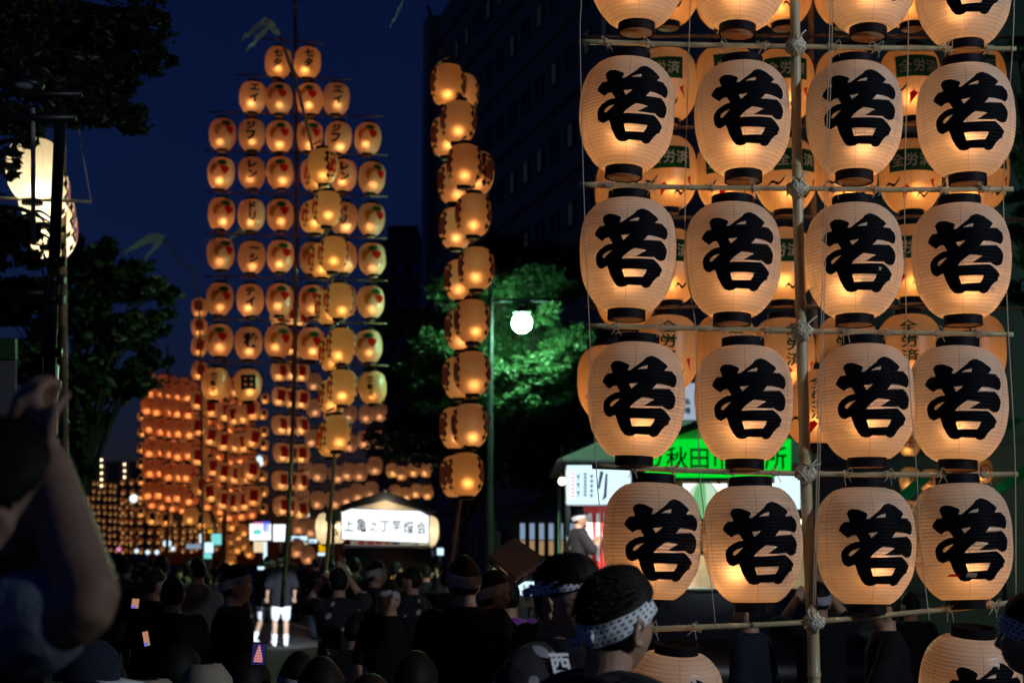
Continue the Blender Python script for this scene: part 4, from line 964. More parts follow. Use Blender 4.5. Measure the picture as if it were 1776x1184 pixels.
def figure(pose, voxel=.013):
    """meshes of a person standing at the origin, facing +y, 1.70 m tall"""
    J = dict(hip=.90, sh=1.395, hd=1.585, kn=[(.10, .03, .50), (-.10, .03, .50)], an=[(.105, -.02, .08), (-.105, -.02, .08)],
             el=[(.245, -.03, 1.13), (-.245, -.03, 1.13)], wr=[(.25, .09, .90), (-.25, .09, .90)], lean=0.0); J.update(pose)
    dz = J['hip'] - .90; up = lambda z: z + dz
    bm = bmesh.new(); ly = J['lean']
    tl = lambda z: ly * max(0, (z - .9)) 
    T = [(.84, .145, .10), (.93, .165, .115), (1.06, .140, .100), (1.22, .160, .112), (1.35, .172, .105), (1.425, .120, .08), (1.46, .062, .058), (1.53, .054, .056)]
    loft(bm, [((0, tl(z), up(z)), w, d) for z, w, d in T])
    hc = Vector((0, .02 + tl(1.585), up(J['hd'])))
    h = head_bm(36, 30); bmesh.ops.translate(h, verts=h.verts[:], vec=hc); me = bpy.data.meshes.new('t'); h.to_mesh(me); h.free(); bm.from_mesh(me); bpy.data.meshes.remove(me)
    e_ = bmesh.new(); ears(e_); bmesh.ops.translate(e_, verts=e_.verts[:], vec=hc); me = bpy.data.meshes.new('t'); e_.to_mesh(me); e_.free(); bm.from_mesh(me); bpy.data.meshes.remove(me)
    arms, legs = [], []
    for i, sx in enumerate((1, -1)):
        s0 = Vector((sx * .172, tl(1.39), up(1.385))); e = Vector(J['el'][i]) + Vector((0, tl(1.2), dz)); w = Vector(J['wr'][i]) + Vector((0, tl(1.2), dz)); arms.append((s0, e, w))
        limb(bm, [s0, s0.lerp(e, .5), e, e.lerp(w, .4), w], [.055, .047, .040, .040, .027])
        dd = (w - e).normalized(); hand(bm, w, dd, (0, 1, .2) if abs(dd.y) < .9 else (0, 0, -1), 1.0, .6)
        h0 = Vector((sx * .088, 0, up(.88))); k = Vector(J['kn'][i]); a = Vector(J['an'][i]); legs.append((h0, k, a))
        limb(bm, [h0, h0.lerp(k, .5), k, k.lerp(a, .35), a], [.086, .072, .052, .054, .036])
        limb(bm, [a + Vector((0, -.03, -.035)), a + Vector((0, .07, -.05)), a + Vector((sx * .01, .16, -.06))], [.038, .036, .024])
    out = {'body': fused(bm, voxel, M['skin'], 'body')}
    # clothes: a short happi coat with wide sleeves, shorts, socks; hair and a headband
    bm = bmesh.new(); loft(bm, [((0, tl(z), up(z)), w, d) for z, w, d in ((.74, .205, .150), (.90, .195, .142), (1.06, .175, .130), (1.22, .185, .138), (1.35, .195, .130), (1.43, .135, .098), (1.465, .080, .076))])
    for s0, e, w in arms: limb(bm, [s0, s0.lerp(e, .55), e.lerp(w, .05)], [.080, .080, .088])
    out['happi'] = fused(bm, voxel * 1.15, M['black_cloth'], 'happi_coat', 3)
    bm = bmesh.new()
    for h0, k, a in legs: limb(bm, [h0 + Vector((0, 0, .03)), h0.lerp(k, .5), h0.lerp(k, .92)], [.108, .094, .082])
    sphere(bm, (0, 0, up(.88)), .15, 2, 0, (1.15, .8, .75)); out['shorts'] = fused(bm, voxel * 1.15, M['white_cloth'], 'shorts', 3)
    bm = bmesh.new()
    for h0, k, a in legs: limb(bm, [h0 + Vector((0, 0, .03)), h0.lerp(k, .5), k, k.lerp(a, .5), a.lerp(k, .08)], [.112, .094, .074, .066, .06])
    sphere(bm, (0, 0, up(.88)), .15, 2, 0, (1.15, .8, .75)); out['trousers'] = fused(bm, voxel * 1.15, M['navy_cloth'], 'trousers', 3)
    bm = bmesh.new()
    for i, (h0, k, a) in enumerate(legs):
        sx = (1, -1)[i]; limb(bm, [a + Vector((0, -.035, -.03)), a + Vector((0, .07, -.045)), a + Vector((sx * .01, .17, -.056))], [.047, .045, .030]); limb(bm, [a, a.lerp(k, .3)], [.046, .055])
    out['socks'] = fused(bm, voxel, M['white_cloth'], 'socks', 3)
    out['hair'] = to_mesh('hair', hair_bm(hc, .012), M['hair']); out['band'] = to_mesh('headband', band_bm(hc, .026, R(14), R(15), .0), M['white_cloth'])
    bm = bmesh.new(); loft(bm, [(hc + Vector((0, .0, .035)), .094, .118), (hc + Vector((0, 0, .09)), .085, .105), (hc + Vector((0, 0, .135)), .05, .06)], 20); loft(bm, [(hc + Vector((0, .03, .035)), .135, .165), (hc + Vector((0, .03, .047)), .105, .14)], 24)
    out['hat'] = to_mesh('hat', bm, M['tan_cloth']); out['hc'] = hc; out['up'] = dz
    return out
def hair_bm(hc, thick, seed=1, quiff=0.0, nu=56, nv=40, spikes=0, line=.052, above=None):
    """a cap of hair over crown, sides and nape, standing off the skull"""
    bm = bmesh.new(); rows = []; rn = random.Random(seed)
    def off(az, el):
        p = head_pt(az, el); f = math.cos(az); edge = line * max(0, f) ** .7 - (.088 * max(0, -f) ** .5) + .012 * (1 - abs(f))     # hairline height round the head
        if abs(abs(az) - 1.45) < .28: edge = max(edge, .012)
        k = (p.z - edge) / .018; k = max(-1, min(1, k))
        t = thick * (.45 + 1.25 * max(0, p.z / .116) ** 1.2) * (.88 + .22 * noise.noise(p * 13 + Vector((seed, 0, 0))) + .10 * noise.noise(Vector((p.x * 90, p.y * 22, p.z * 22)))) + quiff * max(0, p.y / .097) ** 1.2 * max(0, p.z / .116) ** 1.0
        return p, (t * k if k > 0 else -.010)
    for j in range(1, nv):
        el = -math.pi / 2 + math.pi * j / nv; row = []
        for i in range(nu):
            az = 2 * math.pi * i / nu - math.pi; p, o = off(az, el)
            row.append(bm.verts.new(hc + p + p.normalized() * o + Vector((0, 0, o * .25 if o > 0 else 0))))
        rows.append(row)
    p, o = off(0, math.pi / 2 - .01); hi = bm.verts.new(hc + Vector((0, 0, .116 + o * 1.2)))
    for a, b in zip(rows, rows[1:]):
        for i in range(nu): bm.faces.new((a[i], b[i], b[(i + 1) % nu], a[(i + 1) % nu]))
    for i in range(nu): bm.faces.new((hi, rows[-1][(i + 1) % nu], rows[-1][i]))
    for k in range(spikes):                                      # locks that break the outline
        az, el = rn.uniform(-math.pi, math.pi), rn.uniform(-.35, 1.5); p, o = off(az, el)
        if o < .004 or (above and el < above[0] + above[1] * math.cos(az) + .32): continue
        b = hc + p + p.normalized() * (o * .8); d = (p.normalized() * rn.uniform(.12, .42) + Vector((rn.uniform(-.22, .22), -.75 + rn.uniform(-.3, .3), -.25 + rn.uniform(-.25, .3) + (.5 if p.y > .05 else 0)))).normalized()
        s = d.cross(Vector((rn.uniform(-1, 1), rn.uniform(-1, 1), rn.uniform(-1, 1)))).normalized() * .0013; L = rn.uniform(.016, .034)
        v = [bm.verts.new(q) for q in (b - s, b + s, b + d * L * .6 + s * .6 - Vector((0, 0, L * .06)), b + d * L - Vector((0, 0, L * .2)))]
        bm.faces.new((v[0], v[1], v[2])); bm.faces.new((v[0], v[2], v[3]))
    return bm
def band_bm(hc, half, el0, tilt, off, n=48, uvs=True, lift=.012):
    """a towel band round the head, higher at the brow than at the nape"""
    bm = bmesh.new(); uv = bm.loops.layers.uv.new('UVMap'); rings = []
    for i in range(n + 1):
        az = 2 * math.pi * i / n - math.pi; c = el0 + tilt * math.cos(az); r = []
        for j in range(6):
            e = c + (j / 5 * 2 - 1) * half / .11
            p = head_pt(az, e); flat = Vector((p.x, p.y, p.z)); r.append(bm.verts.new(hc + flat + flat.normalized() * (lift + off + .0022 * math.sin(az * 9 + j * 1.3) + .0015 * math.sin(j * 2.6 + az * 3))))
        rings.append(r)
    for i in range(n):
        for j in range(5):
            f = bm.faces.new((rings[i][j], rings[i + 1][j], rings[i + 1][j + 1], rings[i][j + 1]))
            for lp_, (a, b) in zip(f.loops, ((i, j), (i + 1, j), (i + 1, j + 1), (i, j + 1))): lp_[uv].uv = (a / n * 36, b / 5 * 4)
    return bm
def person(name_fig, loc, rz, label, wear, group=None, s=1.0):
    """wear: list of (part name, mesh key, material)"""
    fg = FIG[name_fig]; root = empty('person', loc, rz); root.scale = (s, s, s); tag(root, label, 'person', group)
    link('body', fg['body'], root)
    for nm, key, mm in wear:
        me = fg[key]
        if mm and me.materials[0] != M[mm]:
            ck = key + ':' + mm
            if ck not in fg: fg[ck] = me.copy(); fg[ck].materials.clear(); fg[ck].materials.append(M[mm])
            me = fg[ck]
        link(nm, me, root)
    return root
FIG = {'stand': figure({}), 'walk': figure({'kn': [(.10, .16, .52), (-.10, -.02, .50)], 'an': [(.105, .12, .09), (-.105, -.24, .12)], 'el': [(.25, -.14, 1.16), (-.25, .10, 1.14)], 'wr': [(.27, -.04, .95), (-.24, .30, 1.05)]}),
       'lift': figure({'el': [(.26, .20, 1.42), (-.26, .20, 1.38)], 'wr': [(.10, .26, 1.66), (-.12, .28, 1.58)]}),
       'phone': figure({'el': [(.22, .12, 1.16), (-.22, .12, 1.16)], 'wr': [(.07, .32, 1.34), (-.07, .32, 1.34)]}),
       'sit': figure({'hip': .34, 'kn': [(.16, .40, .44), (-.16, .40, .44)], 'an': [(.14, .30, .08), (-.14, .30, .08)], 'el': [(.26, .10, 1.12), (-.26, .10, 1.12)], 'wr': [(.14, .34, 1.10), (-.14, .34, 1.10)]})}
HAPPI = [('happi_coat', 'happi', 'black_cloth'), ('shorts', 'shorts', 'white_cloth'), ('socks', 'socks', 'white_cloth'), ('hair', 'hair', None), ('headband', 'band', 'towel')]
SPOT = [('happi_coat', 'happi', 'happi_spots')] + HAPPI[1:]
def casual(shirt, hat=False, leg='navy_cloth'):
    return [('shirt', 'happi', shirt), ('trousers', 'trousers', leg), ('shoes', 'socks', 'black_cloth'), ('hair', 'hair', None)] + ([('hat', 'hat', None)] if hat else [])
def put(fig, px, py, Y, face, label, wear, group=None, smax=1.12, smin=.86):
    """stand a person on the street so that the top of the head comes at the pixel; face: degrees, 0 = away from the camera, 90 = to the left"""
    top = P(px, py, Y); h = 1.72 + FIG[fig]['up']; s = max(smin, min(smax, top.z / h)); return person(fig, (top.x, Y, 0.005), R(face), label, wear, group, s)
put('stand', 650, 973, 15.5, -75, 'man in spotted black happi with white headband turned right before the truck', SPOT)
em = bpy.data.objects[-1] if False else None
put('stand', 676, 1012, 11.6, 165, 'shadowed man with pale headband facing the camera before the truck', HAPPI)
put('walk', 716, 984, 14.5, 70, 'man in dark happi with white sash turned left, right of the truck man', SPOT[:4])
put('stand', 806, 965, 8.2, 20, 'tall man seen from behind with pale headband, under the right edge-on frame', HAPPI)
put('stand', 850, 990, 8.6, -60, 'shorter man with white headband turned right beside the tilted wooden roof', HAPPI)
put('stand', 489, 958, 32.5, 10, 'man in black happi and white shorts standing in the white light pool', HAPPI)
put('walk', 464, 964, 33.3, -20, 'second happi wearer in white shorts, half behind the man in the light pool', HAPPI)
put('walk', 548, 968, 35.5, 30, 'third person at right of the white light pool in dark clothes', casual('black_cloth'))
put('lift', 575, 972, 22, -10, 'dark bearer with raised arms left of the leaning bamboo cane', HAPPI)
put('lift', 588, 985, 13.5, 15, 'bearer in happi and white shorts lifting the leaning bamboo cane', SPOT[:4])
put('stand', 405, 980, 9.8, -70, 'big dark man with pale headband turned right in the middle of the crowd', HAPPI)
put('sit', 520, 1128, 7.4, 10, 'crouching man in white headband beside the lit phone', HAPPI)
put('sit', 616, 1060, 13, -20, 'crouching happi wearer with white shorts below the truck', SPOT[:4])
put('lift', 778, 985, 16, 0, 'bearer holding up the right edge-on lantern frame', HAPPI[:4])
put('stand', 880, 1000, 9.4, 30, 'woman in purple wrap beside the tilted wooden roof', [('shirt', 'happi', 'purple_cloth'), ('trousers', 'trousers', 'navy_cloth'), ('shoes', 'socks', 'black_cloth'), ('hair', 'hair', None)])
put('stand', 960, 985, 7.6, 40, 'dark haired onlooker just left of the two near headband men', casual('black_cloth'))
put('lift', 1420, 1010, 10.5, 0, 'bearer in dark clothes below the near frame by its bamboo pole', HAPPI)
put('stand', 1300, 1030, 9.4, 60, 'dark figure low between the near lanterns left of the pole', casual('navy_cloth'))
put('walk', 1535, 1020, 8.8, 90, 'dark figure with bare forearm below the third near lantern column', casual('black_cloth'))
put('stand', 1580, 1035, 12.5, 20, 'dim man behind the lowest crossbar at right', HAPPI[:4])
put('stand', 345, 968, 16, 40, 'onlooker in grey shirt in the dark left crowd', casual('grey_cloth'))
put('walk', 265, 985, 12, -40, 'onlooker in white shorts walking through the left crowd', HAPPI[:4])
put('stand', 215, 965, 19, 10, 'dark haired man in pale blue top left of the crowd', casual('grey_cloth'))
put('phone', 300, 1000, 10.5, 5, 'onlooker holding up a phone left of centre', casual('black_cloth'))
for k, (px, py, Y, hat, sh, lb) in enumerate(((360, 1118, 6.0, True, 'grey_cloth', 'seated spectator in a soft tan hat at the bottom'), (255, 1128, 5.2, True, 'navy_cloth', 'seated spectator in a sun hat at bottom left'), (430, 1098, 6.6, False, 'black_cloth', 'seated spectator raising a lit phone'),
        (560, 1135, 6.4, False, 'black_cloth', 'seated dark spectator right of the lit phone'), (720, 1110, 6.8, False, 'navy_cloth', 'seated spectator in shadow below the truck'), (640, 1150, 5.4, False, 'black_cloth', 'lowest seated spectator in the middle'), (310, 1075, 7.5, False, 'black_cloth', 'seated spectator behind the two sun hats'), (180, 1105, 6.6, False, 'navy_cloth', 'seated spectator near the raised elbow'))):
    put('sit', px, py, Y, random.uniform(-25, 25), lb, casual(sh, hat), 'spectators seated along the kerb', 1.15, .75)
rn = random.Random(11)
NB = HAPPI[:4]
kinds = [(casual('black_cloth'), 'black clothes'), (casual('navy_cloth'), 'navy clothes'), (HAPPI, 'black happi with headband'), (casual('navy_cloth', True), 'navy clothes and sun hat'), (SPOT, 'spotted happi with headband'), (casual('brown_cloth'), 'brown clothes'), (NB, 'black happi, bare headed')]
for k in range(86):
    Y = rn.uniform(17, 62); px = rn.uniform(165, 780) if k < 66 else rn.uniform(770, 1180)
    if 415 < px < 562 and Y < 45: continue
    if 585 < px < 760 and 30 < Y < 44: Y = rn.uniform(18, 27)
    h = rn.uniform(1.56, 1.80); x = P(px, 975, Y).x
    fg_ = rn.choice(['stand', 'stand', 'walk', 'lift', 'phone'] if k % 4 else ['stand', 'walk']); wr_, ww = rn.choice(kinds)
    person(fg_, (x, Y, .005), R(rn.uniform(-180, 180) if k % 3 else rn.uniform(-40, 40)), f'distant spectator in {ww}, {dict(stand="standing", walk="walking", lift="with raised arms", phone="holding up a phone")[fg_]} in the dark crowd', wr_, 'spectators in the distant crowd', h / 1.72)

# the near man seen from behind at right, his dotted headband knotted at the nape
def near_man(px_head, Y, yaw, label, hair_kw, top_kind, nodz=0.0, tilt=0.0, band=(.027, R(10), R(28)), hs=.94):
    hcw = P(*px_head, Y); root = empty('person', (hcw.x, hcw.y, 0), yaw); tag(root, label, 'person'); hc = Vector((0, .0, hcw.z))
    z0 = hcw.z - 1.585; bm = bmesh.new()
    h = head_bm(84, 72); ears(h); bmesh.ops.transform(h, matrix=Matrix.Translation(hc) @ Matrix.Rotation(tilt, 4, 'X') @ Matrix.Scale(hs, 4), verts=h.verts[:])
    me = bpy.data.meshes.new('t'); h.to_mesh(me); h.free(); bm.from_mesh(me); bpy.data.meshes.remove(me)
    T = [(.84, .145, .10), (.93, .165, .115), (1.06, .15, .105), (1.22, .170, .115), (1.34, .180, .105), (1.40, .165, .085)]
    loft(bm, [((0, -.03, z + z0), w, d) for z, w, d in T], 24)
    limb(bm, [(0, -.045, 1.38 + z0), (0, -.040, 1.46 + z0), (0, -.022, 1.54 + z0)], [.082, .060, .058], 18)
    limb(bm, [(-.17, -.04, 1.385 + z0), (-.08, -.05, 1.42 + z0), (.08, -.05, 1.42 + z0), (.17, -.04, 1.385 + z0)], [.055, .055, .055, .055], 14)
    for sx in (1, -1):
        limb(bm, [(sx * .185, -.03, 1.37 + z0), (sx * .22, -.03, 1.25 + z0), (sx * .25, -.02, 1.12 + z0), (sx * .25, .06, 1.0 + z0), (sx * .24, .13, .90 + z0)], [.058, .05, .042, .041, .028])
        hand(bm, (sx * .24, .13, .90 + z0), (0, .5, -1), (-sx, .3, 0), 1, .5)
        limb(bm, [(sx * .088, -.03, .88 + z0), (sx * .10, -.02, .5 + z0), (sx * .105, -.05, .08)], [.088, .055, .038]); limb(bm, [(sx * .105, -.08, .05), (sx * .11, .10, .035)], [.04, .028])
    link('body', fused(bm, .0038, M['skin'], 'body', 2), root)
    RT = Matrix.Translation(hc) @ Matrix.Rotation(tilt, 4, 'X') @ Matrix.Scale(hs, 4)
    def part(name, bm_, m): bmesh.ops.transform(bm_, matrix=RT, verts=bm_.verts[:]); return obj(name, bm_, m, root)
    part('hair', hair_bm(Vector(), above=(band[1], band[2]), **hair_kw), M['hair'])
    part('headband', band_bm(Vector(), band[0], band[1], band[2], .003, 96, lift=hair_kw['thick'] * .50 + .002), M['dotted'])
    # knot and the two loose ends at the nape
    kb = head_pt(math.pi, band[1] - band[2]) * 1.14; bm_ = bmesh.new()
    sphere(bm_, kb, .020, 2, 0, (1.2, .8, 1)); b_uv = bm_.loops.layers.uv.new('UVMap')
    for sx in (1, -1):
        prev = None
        for i in range(4):
            c = kb + Vector((sx * (.010 + .007 * i), -.008 - .003 * i, .010 - .008 * i - .0012 * i * i)); w = Vector((.5 * sx, -.4, .8)).normalized() * (.008 + .004 * i * (1 - i / 10))
            a, b = bm_.verts.new(c + w + Vector((0, .006 * math.sin(i * 2), 0))), bm_.verts.new(c - w)
            if prev:
                f = bm_.faces.new((prev[0], prev[1], b, a))
                for lp_, u in zip(f.loops, ((i - 1, 0), (i - 1, 3), (i, 3), (i, 0))): lp_[b_uv].uv = (u[0] * .8, u[1])
            prev = (a, b)
    part('headband_knot', bm_, M['dotted'])
    bm_ = bmesh.new()
    for sx in (1, -1):
        tube(bm_, [head_pt(sx * a, e) + head_pt(sx * a, e).normalized() * .0022 for a, e in ((.20, .275), (.34, .30), (.50, .275), (.60, .24))], [.002, .0042, .0038, .001], 6)
    part('eyebrow', bm_, M['hair'])
    bm_ = bmesh.new()
    for sx in (1, -1):
        c = head_pt(sx * .36, .075); sphere(bm_, c + Vector((0, .0015, 0)), .012, 2, 0, (1.25, .35, .42))
    part('eye', bm_, mat('eye', (.05, .045, .045), .15, var=.1))
    bm_ = bmesh.new()
    T2 = [(.70, .215, .160), (.90, .20, .150), (1.06, .185, .14), (1.22, .20, .142), (1.34, .212, .13), (1.405, .185, .108), (1.432, .125, .092)]
    loft(bm_, [((0, -.035, z + z0), w, d) for z, w, d in T2], 28)
    limb(bm_, [(-.185, -.04, 1.375 + z0), (-.09, -.055, 1.415 + z0), (.09, -.055, 1.415 + z0), (.185, -.04, 1.375 + z0)], [.070, .066, .066, .070], 16)
    for sx in (1, -1): limb(bm_, [(sx * .19, -.035, 1.365 + z0), (sx * .235, -.03, 1.22 + z0), (sx * .26, -.01, 1.08 + z0)], [.082, .082, .092])
    return root, z0, bm_, hc
r1, z1, coat, hc1 = near_man((1070, 1084), 3.9, R(-44), 'near man seen from behind in dark collared coat with white dotted headband',
    dict(thick=.017, seed=3, quiff=.020, nu=110, nv=80, spikes=9000, line=.060), 'coat', tilt=R(-4), band=(.0215, R(13), R(27)), hs=1.01)
for k in range(2):
    limb(coat, [(.095 * math.cos(a), -.040 - .088 * math.sin(a), (1.440 + .018 * math.sin(a) - .02 * k) + z1) for a in [math.pi * (-.28 + 1.56 * i / 8) for i in range(9)]], [.020] * 9, 10)
link('coat', fused(coat, .006, mat('dark_coat', (.008, .009, .014), .75, var=.4, nscale=12, bump=.3), 'coat', 3), r1)
bm = bmesh.new()
for k in range(4): tube(bm, smooth_line([(.10 + .022 * k, -.125, 1.46 + z1 - .012 * k), (.19 + .02 * k, -.075, 1.435 + z1 - .02 * k), (.235 + .015 * k, -.02, 1.36 + z1 - .04 * k)], 5), .0035, 5)
obj('shoulder_stripes', bm, M['grey_cloth'], r1)
bm = bmesh.new(); limb(bm, [(.088, 0, .86 + z1), (.1, 0, .5), (.105, -.04, .10)], [.12, .085, .07]); limb(bm, [(-.088, 0, .86 + z1), (-.1, 0, .5), (-.105, -.04, .10)], [.12, .085, .07]); link('trousers', fused(bm, .012, M['navy_cloth'], 'trousers'), r1)

r2, z2, coat, hc2 = near_man((986, 1044), 4.35, R(-122), 'near man behind him with lowered eyes, dotted headband and black shirt',
    dict(thick=.016, seed=8, quiff=.012, nu=110, nv=80, spikes=9000, line=.058), 'coat', tilt=R(-12), band=(.018, R(22), R(18)))
link('happi_coat', fused(coat, .006, M['happi_check'], 'happi_coat', 3), r2)
bm = bmesh.new(); limb(bm, [(0, -.035, 1.30 + z2), (0, -.030, 1.40 + z2), (0, -.034, 1.435 + z2)], [.128, .118, .085], 18); link('shirt', fused(bm, .006, M['black_cloth'], 'shirt', 3), r2)
bm = bmesh.new()
for sx in (1, -1):
    prev = None
    for i in range(12):
        z = 1.455 + z2 - .06 * i; y = .105 + .03 * min(1, i / 4) - .16 * max(0, 1 - i / 1.6); x = sx * (.090 + .016 * min(i, 5) * .5)
        row = [bm.verts.new((x + sx * u, y - abs(u) * .28, z)) for u in (-.03, .03, .09)]
        if prev:
            for a in range(2): bm.faces.new((prev[a], prev[a + 1], row[a + 1], row[a]))
        prev = row
bmesh.ops.recalc_face_normals(bm, faces=bm.faces[:]); bmesh.ops.solidify(bm, geom=bm.faces[:], thickness=.006)
obj('happi_lapel', bm, M['happi_check'], r2)
b = text_bm([('西', 0, .038, .062, .062), ('馬', 0, -.038, .062, .062)], .03)
obj('lettering', b, M['white_cloth'], r2, (.128, .058, 1.392 + z2), (R(-24), 0, R(152)))
bm = bmesh.new(); limb(bm, [(.088, 0, .86 + z2), (.1, 0, .5), (.105, -.04, .10)], [.12, .085, .07]); limb(bm, [(-.088, 0, .86 + z2), (-.1, 0, .5), (-.105, -.04, .10)], [.12, .085, .07]); link('trousers', fused(bm, .012, M['navy_cloth'], 'trousers'), r2)
r3, z3, coat, hc3 = near_man((1790, 1106), 4.6, R(60), 'man cut off by the right edge with dotted headband under the lowest lantern',
    dict(thick=.018, seed=5, quiff=.0, nu=90, nv=60, spikes=2500, line=.05), 'coat', tilt=R(4), band=(.024, R(6), R(16)))
link('coat', fused(coat, .008, M['black_cloth'], 'coat', 3), r3)

# the blurred photographer at the left edge, arm raised to a phone
YPH = 2.25
pr = empty('person', (P(-60, 900, YPH).x, YPH, 0), R(-60)); tag(pr, 'blurred photographer at the left edge with raised bare arm', 'person')
hc = P(0, 905, YPH + .05); o = pr.location.copy(); Rz = Matrix.Rotation(R(60), 3, 'Z')
def lc(v): return Rz @ (Vector(v) - o)
bm = bmesh.new(); h = head_bm(48, 40); ears(h); bmesh.ops.transform(h, matrix=Matrix.Translation(lc(hc)) @ Matrix.Rotation(R(8), 4, 'X') @ Matrix.Diagonal((1.05, 1.05, 1.05, 1)), verts=h.verts[:]); me = bpy.data.meshes.new('t'); h.to_mesh(me); h.free(); bm.from_mesh(me); bpy.data.meshes.remove(me)
hl = lc(hc); sh = lc(P(-70, 1120, YPH + .02)); elb = lc(P(150, 1052, YPH - .06)); wri = lc(P(84, 800, YPH + .06))
limb(bm, [hl + Vector((0, -.02, -.10)), hl + Vector((0, -.05, -.22))], [.062, .075]); loft(bm, [((hl.x, hl.y - .06, z), w, d) for z, w, d in ((.75, .17, .12), (1.0, .16, .11), (1.3, .185, .12), (1.45, .12, .09))])
limb(bm, [sh, sh.lerp(elb, .5), elb, elb.lerp(wri, .35), wri], [.062, .054, .043, .046, .031], 18)
s2 = hl + Vector((-.2, -.06, -.22)); e2 = s2 + Vector((-.05, .2, .05)); w2 = lc(P(20, 790, YPH + .08)); limb(bm, [s2, e2, w2], [.055, .045, .03], 14)
hand(bm, wri, lc(P(62, 745, YPH + .08)) - wri, (-.3, .8, .3), 1.0, .9); hand(bm, w2, lc(P(30, 750, YPH + .1)) - w2, (.3, .8, .3), 1.0, .9)
for sx in (1, -1): limb(bm, [(hl.x + sx * .09, hl.y - .06, .85), (hl.x + sx * .1, hl.y - .05, .45), (hl.x + sx * .1, hl.y - .08, .06)], [.09, .06, .04])
link('body', fused(bm, .008, M['skin'], 'body', 3), pr)
hb = hair_bm(Vector(), .016, 4, .01, 80, 60, 1500, .05); bmesh.ops.transform(hb, matrix=Matrix.Translation(hl) @ Matrix.Rotation(R(8), 4, 'X') @ Matrix.Scale(1.05, 4), verts=hb.verts[:]); obj('hair', hb, M['hair'], pr)
bm = bmesh.new(); loft(bm, [((hl.x, hl.y - .06, z), w, d) for z, w, d in ((.72, .20, .15), (1.0, .185, .14), (1.3, .205, .145), (1.44, .15, .11))]); limb(bm, [sh + Vector((0, 0, .0)), sh.lerp(elb, .42)], [.085, .088]); link('shirt', fused(bm, .01, M['navy_cloth'], 'shirt', 3), pr)
bm = bmesh.new(); limb(bm, [sh, sh.lerp(elb, .60)], [.086, .080]); M['pale_blue_cloth'] = mat('pale_blue_cloth', (.22, .27, .34), .9, var=.15, nscale=25, bump=.4); link('sleeve', fused(bm, .008, M['pale_blue_cloth'], 'sleeve', 3), pr)
bm = bmesh.new()
for sx in (1, -1): limb(bm, [(hl.x + sx * .09, hl.y - .06, .85), (hl.x + sx * .1, hl.y - .05, .45), (hl.x + sx * .1, hl.y - .08, .10)], [.115, .08, .065])
link('trousers', fused(bm, .012, M['navy_cloth'], 'trousers', 3), pr)
# ---------------------------------------------------------------- lit stalls, float truck, signs, phones
def at(o, px, py, Y): return P(px, py, Y) - o
def flat(o, pts, Y, depth=.06): 
    bm = bmesh.new(); slab(bm, [P(x, y, Y) - o for x, y in pts], (0, depth, 0)); return bm
def rect(x0, y0, x1, y1): return [(x0, y1), (x1, y1), (x1, y0), (x0, y0)]
def sign_text(o, chars, Y, m, parent, bold=.02, name='lettering', off=.006):
    """chars: (character, px, py, width px, height px)"""
    k = Y / F; b = text_bm([(c, (P(x, y, Y) - o).x, (P(x, y, Y) - o).z, w * k, h * k) for c, x, y, w, h in chars], bold)
    for v in b.verts: v.co.y = Y - o.y - off
    return obj(name, b, m, parent, smooth=False)
M['white_light'] = glow('white_sign_light', (.90, .96, 1.0), 1.5); M['cool_light'] = glow('cool_sign_light', (.62, .86, 1.0), 1.3)
M['green_light'] = glow('green_sign_light', (.0, .86, .035), .85); M['warm_light'] = glow('warm_sign_light', (1, .78, .5), .9)
M['blue_light'] = glow('blue_sign_light', (.10, .16, 1.0), .9); M['teal_light'] = glow('teal_sign_light', (.25, .95, .9), .8); M['pale_green_light'] = glow('pale_green_light', (.30, .9, .36), .55)
M['bulb'] = glow('bulb', (1, .75, .45), 7.0); M['amber_glow'] = glow('amber_glow', (1, .52, .0), .75); M['pink_light'] = glow('pink_light', (1, .3, .6), .9)
M['canvas'] = mat('grey_canvas', (.22, .24, .24), .85, var=.2, nscale=5); M['canvas_green'] = mat('green_canvas', (.010, .028, .018), .8); M['tarp'] = mat('tan_tarp', (.50, .40, .24), .8, var=.15)
M['dark_metal'] = mat('dark_metal', (.02, .021, .024), .4, .5); M['dark_paint'] = mat('dark_car_paint', (.015, .017, .02), .3); M['tyre'] = mat('tyre', (.012, .012, .012), .85); M['dark_glass'] = mat('dark_glass', (.008, .009, .012), .08, var=0, spec=.8)
M['dark_wood'] = mat('dark_wood', (.07, .035, .02), .65, var=.35, nscale=8); M['cream_wood'] = mat('cream_wood', (.55, .42, .25), .7, var=.2, nscale=8)
M['red_board'] = mat('red_board', (.5, .02, .02), .6)
M['dim_warm'] = glow('dim_warm_window', (1, .62, .30), .35); M['dim_cool'] = glow('dim_cool_window', (.5, .72, 1.0), .42)

